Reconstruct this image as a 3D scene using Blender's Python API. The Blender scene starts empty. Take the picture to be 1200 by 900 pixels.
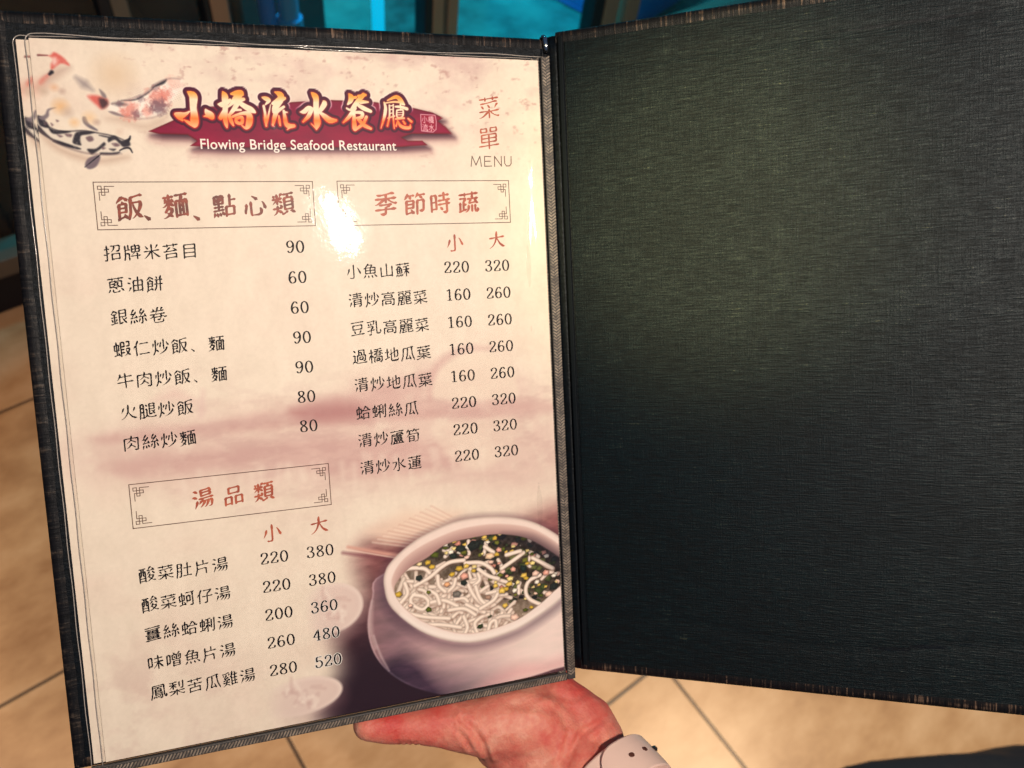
import bpy, bmesh, math, random
import numpy as np
from mathutils import Vector, Matrix

# ------------------------------------------------------------------ camera, world, lamps
S = bpy.context.scene
C = S.collection
cam_d = bpy.data.cameras.new('camera'); cam = bpy.data.objects.new('camera', cam_d); C.objects.link(cam)
cam_rot = Matrix([[0.802173, 0.428897, -0.415411], [-0.587832, 0.689323, -0.423423], [0.104747, 0.58385, 0.805076]])
cam.matrix_world = Matrix.Translation((0, 0, 1.5)) @ cam_rot.to_4x4()
cam_d.lens = 28.8; cam_d.sensor_width = 36; cam_d.clip_start = .01; cam_d.clip_end = 60
cam_d.dof.use_dof = True; cam_d.dof.focus_distance = .355; cam_d.dof.aperture_fstop = 13
S.camera = cam

W = bpy.data.worlds.new('World'); S.world = W; W.use_nodes = True
bg = W.node_tree.nodes['Background']; bg.inputs[0].default_value = (.20, .33, .60, 1); bg.inputs[1].default_value = .16

S.view_settings.view_transform = 'Standard'; S.view_settings.look = 'None'
S.view_settings.exposure = 0; S.view_settings.gamma = 1

def lamp(name, kind, loc, target, energy, color, size=.1, size_y=None):
    d = bpy.data.lights.new(name, kind); d.energy = energy; d.color = color
    if kind == 'SPOT': d.spot_size = math.radians(size_y); d.spot_blend = 1; d.shadow_soft_size = size
    elif kind == 'AREA':
        d.shape = 'ELLIPSE' if size_y else 'DISK'; d.size = size
        if size_y: d.size_y = size_y
    else: d.shadow_soft_size = size
    o = bpy.data.objects.new(name, d); C.objects.link(o); o.location = loc
    o.rotation_euler = (Vector(target) - Vector(loc)).to_track_quat('-Z', 'Y').to_euler()
    return o
# the restaurant's ceiling lamps (above and behind the reader), added floor fill spots and the cyan tank lighting behind the glass
lamp('ceiling_lamp', 'AREA', (.093, -.185, 1.80), (.115, .22, 1.22), 6.4, (1, .875, .745), .011, .060)
lamp('cover_lamp', 'SPOT', (-.62, -.04, 2.10), (.262, .158, 1.262), 92, (.96, .88, .42), .03, 10)
lamp('floor_fill_spot', 'SPOT', (1.35, -.15, 2.5), (.92, -.12, 0), 215, (1, .72, .45), .25, 50)  # added spot that brightens the right-hand floor, no real fitting
lamp('floor_fill_spot_far', 'SPOT', (-1.25, .95, 2.4), (-.32, .62, 0), 225, (1, .65, .38), .25, 52)  # added spot that brightens the left floor, cone kept off the menu
lamp('tank_lamp', 'AREA', (1.3, 1.95, 1.9), (1.6, 2.15, 0), 48, (.03, .72, 1.0), .4)

# ------------------------------------------------------------------ helpers
def srgb(c):
    c = np.asarray(c, float); return np.where(c <= .04045, c / 12.92, ((c + .055) / 1.055) ** 2.4)
def mat(name, col=(.5, .5, .5), rough=.5, spec=.5, metal=0.0, **kw):
    m = bpy.data.materials.new(name); m.use_nodes = True
    b = m.node_tree.nodes['Principled BSDF']
    b.inputs['Base Color'].default_value = (*col, 1); b.inputs['Roughness'].default_value = rough
    b.inputs['Specular IOR Level'].default_value = spec; b.inputs['Metallic'].default_value = metal
    for k, v in kw.items(): b.inputs[k.replace('_', ' ')].default_value = v
    return m
def nodes(m):
    nt = m.node_tree; return nt, nt.nodes, nt.links, nt.nodes['Principled BSDF']
def noise(nt, vec, scale, detail=4, rough=.55):
    n = nt.nodes.new('ShaderNodeTexNoise'); n.inputs['Scale'].default_value = scale
    n.inputs['Detail'].default_value = detail; n.inputs['Roughness'].default_value = rough
    nt.links.new(vec, n.inputs['Vector']); return n.outputs['Fac']
def mapping(nt, scale, out='Object'):
    t = nt.nodes.new('ShaderNodeTexCoord'); mp = nt.nodes.new('ShaderNodeMapping')
    mp.inputs['Scale'].default_value = scale; nt.links.new(t.outputs[out], mp.inputs['Vector']); return mp.outputs['Vector']
def ramp(nt, fac, stops):
    r = nt.nodes.new('ShaderNodeValToRGB'); e = r.color_ramp.elements
    while len(e) < len(stops): e.new(.5)
    for el, (p, c) in zip(e, stops): el.position = p; el.color = (*c, 1) if len(c) == 3 else c
    nt.links.new(fac, r.inputs['Fac']); return r.outputs['Color']
def bump(nt, h, b, strength, dist):
    n = nt.nodes.new('ShaderNodeBump'); n.inputs['Strength'].default_value = strength; n.inputs['Distance'].default_value = dist
    nt.links.new(h, n.inputs['Height']); nt.links.new(n.outputs['Normal'], b.inputs['Normal'])
def math_n(nt, op, a, b):
    n = nt.nodes.new('ShaderNodeMath'); n.operation = op
    for i, v in enumerate((a, b)):
        if isinstance(v, (int, float)): n.inputs[i].default_value = v
        else: nt.links.new(v, n.inputs[i])
    return n.outputs[0]

def obj(name, verts, faces, m, parent=None, smooth=False):
    me = bpy.data.meshes.new(name); me.from_pydata([tuple(map(float, v)) for v in verts], [], faces)
    if m: me.materials.append(m)
    if smooth: me.polygons.foreach_set('use_smooth', [True] * len(me.polygons))
    o = bpy.data.objects.new(name, me); C.objects.link(o)
    if parent: o.parent = parent
    return o
def obj_bm(name, bm, m, parent=None, smooth=False):
    me = bpy.data.meshes.new(name); bm.to_mesh(me); bm.free()
    if m: me.materials.append(m)
    if smooth: me.polygons.foreach_set('use_smooth', [True] * len(me.polygons))
    o = bpy.data.objects.new(name, me); C.objects.link(o)
    if parent: o.parent = parent
    return o
def empty(name, label, cat, mw=None, group=None):
    o = bpy.data.objects.new(name, None); C.objects.link(o); o.empty_display_size = .02
    if mw is not None: o.matrix_world = mw
    tag(o, label, cat, group); return o
def tag(o, label, cat, group=None):
    o['label'] = label; o['category'] = cat
    if group: o['group'] = group
def bm_box(bm, lo, hi, bev=0, seg=2):
    g = bmesh.ops.create_cube(bm, size=1); vs = g['verts']
    for v in vs: v.co = Vector([lo[i] + (v.co[i] + .5) * (hi[i] - lo[i]) for i in range(3)])
    if bev:
        es = list({e for v in vs for e in v.link_edges})
        bmesh.ops.bevel(bm, geom=es, offset=bev, segments=seg, profile=.5, affect='EDGES')
def box(name, lo, hi, m, parent=None, bev=0, seg=2):
    bm = bmesh.new(); bm_box(bm, lo, hi, bev, seg); return obj_bm(name, bm, m, parent)
def tube_mesh(pts, r, n=8):
    V, F = [], []; pts = [Vector(p) for p in pts]
    for i, p in enumerate(pts):
        t = (pts[min(i + 1, len(pts) - 1)] - pts[max(i - 1, 0)]).normalized()
        a = t.cross(Vector((.13, .27, .95))).normalized(); b = t.cross(a); rr = r[i] if hasattr(r, '__len__') else r
        for k in range(n): V.append(p + a * rr * math.cos(2 * math.pi * k / n) + b * rr * math.sin(2 * math.pi * k / n))
    for i in range(len(pts) - 1):
        for k in range(n): F.append((i * n + k, i * n + (k + 1) % n, (i + 1) * n + (k + 1) % n, (i + 1) * n + k))
    F.append(tuple(range(n))[::-1]); F.append(tuple(range((len(pts) - 1) * n, len(pts) * n)))
    return V, F
random.seed(4); rng = np.random.RandomState(7)

# ------------------------------------------------------------------ a small paint box for printed artwork (millimetres on the sheet)
TAB = [np.random.RandomState(s).rand(128, 128) for s in range(6)]
def vnoise(x, y, s=0):
    T = TAB[s % 6]; xi = np.floor(x).astype(int); yi = np.floor(y).astype(int); fx = x - xi; fy = y - yi
    fx = fx * fx * (3 - 2 * fx); fy = fy * fy * (3 - 2 * fy)
    g = lambda a, b: T[(yi + b) % 128, (xi + a) % 128]
    return (g(0, 0) * (1 - fx) + g(1, 0) * fx) * (1 - fy) + (g(0, 1) * (1 - fx) + g(1, 1) * fx) * fy
def fbm(x, y, s=0, o=4):
    r = 0; a = .5; t = 0
    for k in range(o): r = r + a * vnoise(x * 2 ** k + 17.3 * k, y * 2 ** k + 9.1 * k, s + k); t += a; a *= .55
    return r / t
def spline(P, n=8, closed=False):
    P = np.array(P, float); out = []; N = len(P)
    for i in range(N if closed else N - 1):
        if closed: a, b, c, d = P[(i - 1) % N], P[i], P[(i + 1) % N], P[(i + 2) % N]
        else: a, b, c, d = P[max(i - 1, 0)], P[i], P[i + 1], P[min(i + 2, N - 1)]
        for u in np.arange(n) / n:
            out.append(.5 * (2 * b + (c - a) * u + (2 * a - 5 * b + 4 * c - d) * u * u + (3 * b - a - 3 * c + d) * u ** 3))
    if not closed: out.append(P[-1])
    return np.array(out)
class Art:
    def __init__(s, x0, y0, x1, y1, res):
        s.nx = int(round((x1 - x0) / res)) + 1; s.ny = int(round((y1 - y0) / res)) + 1; s.res = res; s.x0 = x0; s.y0 = y0
        s.X, s.Y = np.meshgrid(x0 + np.arange(s.nx) * res, y0 + np.arange(s.ny) * res)
        s.c = np.zeros((s.ny, s.nx, 3))
    def win(s, lo, hi):
        a = int(max(0, (lo[0] - s.x0) / s.res)); b = int(min(s.nx, (hi[0] - s.x0) / s.res + 2))
        c = int(max(0, (lo[1] - s.y0) / s.res)); d = int(min(s.ny, (hi[1] - s.y0) / s.res + 2))
        return (slice(c, d), slice(a, b)) if b > a and d > c else None
    def over(s, w, m, col):
        m = m[..., None]; s.c[w] = s.c[w] * (1 - m) + m * np.asarray(col)
    def polydist(s, P, pad):
        P = np.array(P, float); w = s.win(P.min(0) - pad, P.max(0) + pad)
        if w is None: return None, None
        X, Y = s.X[w], s.Y[w]; d = np.full(X.shape, 1e9); ins = np.zeros(X.shape, bool)
        for a, b in zip(P, np.roll(P, -1, 0)):
            e = b - a; L = e @ e + 1e-12; t = np.clip(((X - a[0]) * e[0] + (Y - a[1]) * e[1]) / L, 0, 1)
            d = np.minimum(d, (X - a[0] - t * e[0]) ** 2 + (Y - a[1] - t * e[1]) ** 2)
            if a[1] != b[1]:
                c = (a[1] > Y) != (b[1] > Y); ins ^= c & (X < e[0] * (Y - a[1]) / e[1] + a[0])
        d = np.sqrt(d); return w, np.where(ins, d, -d)
    def poly(s, P, col, soft=.25, op=1., tex=0, ts=4.):
        w, d = s.polydist(P, soft * 2 + .5)
        if w is None: return
        m = np.clip(d / soft * .5 + .5, 0, 1); m = m * m * (3 - 2 * m) * op
        if tex: m = m * np.clip(1 - tex + 2 * tex * fbm(s.X[w] / ts, s.Y[w] / ts, 3), 0, 1)
        s.over(w, m, col(s.X[w], s.Y[w], d) if callable(col) else col)
    def strokedist(s, P, R, pad):
        P = np.array(P, float); R = np.atleast_1d(np.asarray(R, float)); R = np.interp(np.linspace(0, 1, len(P)), np.linspace(0, 1, len(R)), R) if len(R) > 1 else np.full(len(P), R[0]); k = R.max() + pad
        w = s.win(P.min(0) - k, P.max(0) + k)
        if w is None: return None, None, None
        X, Y = s.X[w], s.Y[w]; best = np.full(X.shape, 1e9); rr = np.ones(X.shape)
        for i in range(len(P) - 1):
            a, e = P[i], P[i + 1] - P[i]; L = e @ e + 1e-12; t = np.clip(((X - a[0]) * e[0] + (Y - a[1]) * e[1]) / L, 0, 1)
            d = np.hypot(X - a[0] - t * e[0], Y - a[1] - t * e[1]); r = R[i] + t * (R[i + 1] - R[i])
            b = d - r < best; best = np.where(b, d - r, best); rr = np.where(b, r, rr)
        return w, -best, rr
    def stroke(s, P, R, col, soft=.2, op=1., tex=0, ts=3.):
        w, d, rr = s.strokedist(P, R, soft * 2)
        if w is None: return
        m = np.clip(d / soft * .5 + .5, 0, 1) * op
        if tex: m = m * np.clip(1 - tex + 2 * tex * fbm(s.X[w] / ts, s.Y[w] / ts, 2), 0, 1)
        s.over(w, m, col(s.X[w], s.Y[w], d, rr) if callable(col) else col)
    def mesh(s, name, m, parent, z, keep=None):
        nv = s.nx * s.ny; co = np.stack([s.X.ravel() / 1000, -s.Y.ravel() / 1000, np.full(nv, z)], 1).astype(np.float32)
        idx = np.arange(nv).reshape(s.ny, s.nx)
        q = np.stack([idx[1:, :-1], idx[1:, 1:], idx[:-1, 1:], idx[:-1, :-1]], -1)
        q = q[keep[:-1, :-1] & keep[1:, 1:]] if keep is not None else q.reshape(-1, 4)
        q = q.reshape(-1, 4)
        me = bpy.data.meshes.new(name); me.vertices.add(nv); me.vertices.foreach_set('co', co.ravel())
        me.loops.add(q.size); me.loops.foreach_set('vertex_index', q.ravel().astype(np.int32))
        me.polygons.add(len(q)); me.polygons.foreach_set('loop_start', np.arange(0, q.size, 4, dtype=np.int32))
        me.update(calc_edges=True)
        at = me.color_attributes.new('ink', 'FLOAT_COLOR', 'POINT')
        rgba = np.ones((nv, 4), np.float32); rgba[:, :3] = srgb(np.clip(s.c.reshape(-1, 3), 0, 1)); at.data.foreach_set('color', rgba.ravel())
        me.materials.append(m); o = bpy.data.objects.new(name, me); C.objects.link(o); o.parent = parent; return o
rgb = lambda r, g, b: np.array([r, g, b]) / 255.

# ------------------------------------------------------------------ the printed artwork of the menu sheet
def paint_paper(A):
    X, Y = A.X, A.Y; full = (slice(None), slice(None))
    A.c[:] = rgb(236, 219, 200)
    n = fbm(X / 38, Y / 38, 0); A.over(full, np.clip((n - .45) * 2.2, 0, 1) * .6, rgb(238, 221, 201))
    n = fbm(X / 30 + 7, Y / 22 + 3, 1); A.over(full, np.clip((n - .5) * 3, 0, 1) * .30, rgb(226, 196, 180))
    top = np.clip(1 - Y / 55, 0, 1) * np.clip((X - 20) / 60, 0, 1)
    n = fbm(X / 16 + 1, Y / 9 + 2, 2, 5); A.over(full, np.clip((n - .42) * 3, 0, 1) * top * .75, rgb(208, 174, 166))
    n = fbm(X / 3.4, Y / 2.2, 4, 4); A.over(full, np.clip((n - .68) * 8, 0, 1) * np.clip(top * 1.6 + .06, 0, 1) * .42, rgb(170, 116, 110))
    n = fbm(X / 1.2, Y / 1.2, 5, 3); A.c += ((n - .5) * .035)[..., None]
    n = fbm(X / 5, Y / 12, 1, 4); A.c += ((n - .5) * .05)[..., None]
def paint_river(A):
    pink = rgb(203, 160, 154); rose = rgb(164, 100, 102)
    A.poly(spline([(1.8,159.7), (38,153.2), (83.2,152.1), (109.3,148.3), (136.8,139.6), (157,137.1), (189.9,146), (206.6,159.7), (214.1,192.2), (187,201.7), (137.4,193.7), (80.4,188.8), (9.9,174.9)], 6, True), pink, 11, .42, .85, 7)
    A.poly(spline([(11.6,156.4), (58.2,155.1), (101.8,149.2), (124.8,145.7), (150.7,141.4), (147.8,154.7), (206.6,159.7), (206.4,165.6), (139.4,161.9), (82.6,160.4), (14.3,161)], 6, True), pink, 2.6, .50, .8, 8)
    A.poly(spline([(86.7,154), (105.3,151.8), (116.5,153.5), (120,158.5), (97.3,159.5)], 6, True), rose, 4, .62, .3, 6)
    A.poly(spline([(17.8,158.5), (72,158.3), (116.2,158.9), (147.5,160.2), (147.4,162.6), (78.9,161.2), (17.6,160.6)], 6, True), rose, 2.5, .14, .4, 12)
    A.poly(spline([(10.4,169.5), (50.3,167.6), (108,167.5), (154.7,175.4), (162.3,186.4), (114.3,187), (81.3,177.4), (53,176.1), (22.7,176.3)], 6, True), pink, 3.2, .55, .85, 6)
    X, Y = A.X, A.Y; full = (slice(None), slice(None)); zone = np.exp(-((Y - 170) / 26) ** 2) * np.clip((X - 12) / 40, 0, 1)
    n = fbm(X / 13, Y / 4.5, 3, 5); A.over(full, np.clip((n - .47) * 5, 0, 1) * zone * .30, rgb(188, 146, 142))
    zone = np.clip((Y - 235) / 30, 0, 1) * np.clip((70 - X) / 50, 0, 1); n = fbm(X / 9, Y / 8, 4, 5); A.over(full, np.clip((n - .46) * 4, 0, 1) * zone * .34, rgb(198, 164, 154))
    # the round moon-bridge arch and its mirror image stay pale
    paper = rgb(238, 220, 199)
    A.poly(spline([(151.1,153.4), (152,145.1), (156.9,138.7), (167.4,134.2), (179.8,135.1), (189.2,141.8), (192.2,151.1), (191.1,156.7), (172.4,155.6)], 6, True), paper, 1.8, .6)
    A.poly(spline([(150,165.7), (171.8,166.1), (191.4,166.7), (190,177), (183.6,184.6), (172.7,189.6), (162.3,186.4), (153,177.3)], 6, True), paper, 2.4, .45)
    A.stroke(spline([(149.5,154), (150.4,145), (155.8,137), (167.5,131.8), (180,132.3)]), [.3, 1.2, 1.6, 1, .2], pink, 2, .6)
    A.stroke([(32.1,144.7), (40.5,142.5), (48,146.1)], [.4, 2.2, .4], rgb(225, 190, 180), 2.5, .6)
    A.stroke([(50.2,152.1), (51.7,142)], [1.2, .6], rgb(220, 185, 178), 1.5, .5)
    for k in range(26):   # drips of watercolour
        x = 40 + k * 5.3 + rng.rand() * 4; y = 176 + rng.rand() * 5
        A.stroke([(x, y), (x + rng.randn() * .6, y + 3 + rng.rand() * 8)], [.7 + rng.rand(), .3], rgb(240, 222, 205), 1.4, .38)
def paint_koi(A):
    ink = rgb(38, 34, 44); gry = rgb(125, 112, 118); red = rgb(212, 84, 76); shd = rgb(196, 166, 146)
    # red tail at the sheet's corner
    A.poly(spline([(2,16.7), (8.2,11.3), (13.4,10.2), (12.6,11.7), (7.1,15.9), (1.2,19.5)], 4, True), rgb(190, 160, 145), 2.2, .7)
    A.poly(spline([(3,6.2), (6.7,6.3), (8.5,5), (11.7,7.2), (13.3,9.9), (10.3,9.2), (7,11.6), (6.7,9.8), (7.6,8), (6.5,6.6)], 4, True), red, .7, .85, .35, 2)
    A.poly(spline([(7.4,7.4), (8.8,7), (9,8.8), (7.7,9.8)], 4, True), rgb(245, 215, 205), 1, .8)
    A.poly(spline([(2.1,16.1), (3.9,14.3), (6.4,12.9), (5,15.1), (2.5,17.3)], 4, True), red, 1, .6, .4, 1.5)
    A.stroke([(-0.4,18.6), (2.5,17.3)], [2.5, 1], rgb(222, 160, 140), 3, .6)
    A.stroke([(6,13.4), (6.8,12.6)], [.5, .7], ink, .4)
    A.stroke([(2.6,6.4), (5.8,6.3)], [.35, .15], rgb(120, 70, 70), .3)
    # calico koi
    A.poly(spline([(24.8,30), (30.2,29.6), (37.7,32), (45.8,29.3), (47.9,26.7), (45.7,30.9), (38.7,33.9), (30,31.5)], 5, True), shd, 3, .7)
    A.poly(spline([(25.3,24.7), (30.7,23.3), (38.7,20.6), (45.2,15.3), (53.3,13.7), (54.2,16.9), (49.4,22.8), (46,27.4), (39.1,29.4), (32.6,28.9), (26.8,27.2)], 5, True), rgb(247, 234, 222), 1.2, .9)
    A.poly(spline([(27.1,24), (30.7,23.3), (33,24.5), (29.4,24.9)], 4, True), ink, .8, .6, .4, 1)
    A.stroke([(15.2,14.4), (17.9,16.8), (20.6,18.9)], [.5, 1.6, .4], gry, 1.2, .6)
    A.poly(spline([(18.6,21.4), (21.6,21), (25.5,22.2), (25.6,24.7), (23.4,26.3), (21.5,24.8)], 4, True), red, 1, .85, .4, 1.4)
    A.poly(spline([(22.6,22.3), (24.9,22.2), (25.8,24.4), (23.4,26)], 4, True), ink, .9, .75, .4, 1)
    A.poly(spline([(23.1,18.5), (25.1,20.3), (25.3,21.9), (23.9,21.3)], 4, True), gry, .5, .95)
    for (x, y, r, c, o) in [(33.95,27,5.1)+(0, .9), (31.51,27.68,2.72)+(0, .6), (44.65,21.66,5.78)+(0, .9), (47.56,19.67,3.4)+(0, .8), (39.96,26.86,3.06)+(0, .7), (51.87,15.71,3.4)+(3, .7), (49.53,14.51,3.06)+(3, .6), (44.37,24.85,4.42)+(1, .95), (35.96,27.9,2.86)+(1, .75), (30.07,23.94,1.7)+(1, .7), (38,21.84,1.9)+(1, .6), (43.82,17.23,2.04)+(1, .5)]:
        w = A.win((x - r * 2.2, y - r * 2.2), (x + r * 2.2, y + r * 2.2))
        if w is None: continue
        d = np.hypot(A.X[w] - x, A.Y[w] - y) / r + (fbm(A.X[w] / 1.1, A.Y[w] / 1.1, 2) - .5) * .9
        A.over(w, np.clip((.95 - d) * 1.7, 0, 1) * o * .78, [rgb(222, 126, 112), rgb(110, 82, 96), 0, rgb(234, 182, 166)][c])
    A.poly(spline([(42.6,17.3), (45.5,15.3), (48.4,13.9), (47.3,15.7), (44.2,16.9)], 4, True), ink, .5, .9)
    A.stroke(spline([(30.8,22.7), (36.2,22.2), (41.2,19.2), (43.2,17.3)]), [.15, .35, .3, .15], ink, .3, .7, .5, 1)
    A.poly(spline([(25.7,27.2), (28,27.3), (31.1,29), (27.9,28.5)], 4, True), gry, .5, .9)
    w = A.win((29,15.8), (53.2,29.1))
    if w is not None:   # fine scale pattern
        X, Y = A.X[w], A.Y[w]; sc = np.sin(X * 5.2 + Y * 2) * np.sin(Y * 5.6 - X * 1.5); n = fbm(X / 5, Y / 5, 1)
        A.over(w, np.clip((sc - .55) * 3, 0, 1) * np.clip((n - .45) * 5, 0, 1) * .4, gry)
    A.stroke(spline([(27.1,24.3), (33.2,22.3), (39.4,20), (44.6,15.6), (49.6,13.6), (53.6,13.7)]), [.15, .3, .25, .3, .3, .2], rgb(150, 120, 118), .4, .6, .4, 2)
    A.stroke(spline([(26.8,27.5), (32.6,29.2), (39.1,29.7), (45.3,27.7), (49.4,22.8)]), [.15, .3, .3, .3, .15], rgb(160, 128, 122), .5, .6, .4, 2)
    # black and white koi
    A.poly(spline([(0.7,35.7), (5.9,40.6), (12.5,43.7), (20.4,45.8), (28.8,44.8), (31.1,45.5), (20.3,47.4), (10.1,44.9), (3.6,40.6)], 5, True), shd, 2.5, .85)
    A.poly(spline([(0.1,30.8), (3.8,33.5), (8.1,35.3), (15.6,34.9), (21.4,35.7), (27.1,36.9), (31.7,39.1), (32.4,41), (30.1,43.2), (24.1,43.9), (16,43.3), (9.3,41.2), (3.9,38.2), (0.3,34.5)], 5, True), rgb(226, 212, 196), .6, .95)
    for P in ([(0.2,29.3), (2.1,30.2), (4,33.5), (2.6,33.9), (0.5,32.7)], [(-0.1,32.7), (3.9,37.5), (7.8,39.2), (13.9,41.5), (13.2,42.1), (7.6,40.6), (2.8,37.6), (-0.1,35.1)],
              [(3.7,33.8), (5.9,34.7), (11,35.1), (10.4,35.7), (6.3,36.3), (4.4,35.7)], [(13.3,35.5), (16.8,34.9), (19.9,35.4), (17.8,36.2), (14.9,36.8), (14.4,39), (14.5,40.5), (12,39.9), (11.8,38.4)],
              [(16.7,41.9), (19.9,41.7), (22.8,39.3), (23.3,40.4), (20.7,42.4), (18.3,44), (17.2,43.3)], [(24.7,37.3), (27.2,36.6), (29.4,38.5), (31.8,38.1), (32.5,40.3), (30,41), (28.6,39.8), (27,38.2), (24.6,39.2)],
              [(21.6,36.4), (24.8,37), (24.4,37.4), (21.8,36.8)], [(21.2,43.3), (25.4,43.3), (28.4,42.9), (27.1,43.9), (22.3,44.1)], [(24.6,41.8), (27,41.8), (26,42.6)], [(4.6,39.1), (7.2,39.5), (10.5,40.6), (8.2,40.6)]):
        A.poly(spline(P, 4, True), ink, .5, .95, .35, 1.2)
    for P in ([(6.3,36.4), (8.3,37), (7.3,37.5)], [(9.2,36.1), (11.6,36.3), (11.1,37.4), (9.8,37.1)], [(16.6,37.4), (18.5,36.8), (19.3,38.3), (17.8,39.1), (16.9,38.5)], [(25.7,39.7), (27.6,39.5), (28.6,40.5), (26.9,40.9)], [(22,41.1), (23.3,41.5), (22.2,42.1)], [(6.6,30.8), (7.5,31.2), (6.8,31.6)], [(2.5,31.7), (3.3,32.1), (2.6,33)], [(4.6,32), (5.5,32.7), (4.8,33.2)]):
        A.poly(spline(P, 4, True), rgb(92, 66, 76), .5, .8, .5, .8)
    A.stroke(spline([(3.8,33.5), (8.1,35.2), (15.6,34.8), (21.4,35.7), (27.1,36.9), (31.7,39)]), [.15, .3, .25, .3, .25, .2], ink, .3, .7, .4, 2)
    A.stroke(spline([(0.3,34.5), (3.9,38.2), (9.3,41.3), (16,43.5), (24.1,44.1), (28.9,43.7)]), [.2, .3, .25, .3, .25, .15], rgb(120, 96, 96), .5, .7, .4, 2)
    A.poly(spline([(0.5,29.9), (2.8,28.9), (4.1,26.7), (7,26.1), (4.6,27.3), (4.1,29.5), (2,31.1)], 5, True), gry, .5, .95)
    A.poly(spline([(16.1,29.6), (17.3,29.6), (18.2,32), (20.9,34.2), (20.6,34.8), (18.1,33.7), (16.2,31.8)], 5, True), rgb(110, 100, 110), .5, .95)
    A.poly(spline([(20.6,44.3), (21,45.5), (19.3,48.7), (16.6,49.8), (15.2,48.4), (16.3,45.9), (18.8,44.6)], 5, True), rgb(112, 96, 106), .5, .95)
    for k in range(5): A.stroke([(20.5,44.6), ((16.6,49)[0] + k * 1.6 - 1.5, (16.6,49)[1] - k * 1.3)], [.15, .2], ink, .2, .6)
    A.stroke(spline([(31.4,38.8), (32.4,37.8), (32.8,36.7)]), [.7, .45, .2], ink, .25)
    A.stroke(spline([(28.4,42.4), (30.3,41.5), (32.1,41.5), (33,43.2)]), [.2, .35, .4, .2], ink, .25)
    for p, r, c in (((8.5,25.7), 2.2, rgb(232, 178, 120)), ((10.8,27.8), 1.7, rgb(200, 176, 160)), ((12.8,31.7), 1.4, rgb(236, 190, 140)), ((18.4,29.8), 1.9, rgb(236, 196, 150)), ((20.9,31.4), 1, rgb(190, 160, 145)), ((3.1,20), 1.4, rgb(200, 175, 155)), ((9.6,19.8), 1, rgb(195, 165, 150)), ((28.8,35), 1.1, rgb(222, 196, 176)), ((29,12.7), 6, rgb(222, 192, 160)), ((6.9,18.4), 1.2, rgb(225, 175, 140))):
        A.stroke([p, (p[0] + .3, p[1])], r, c, r * .8, .7)
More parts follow.
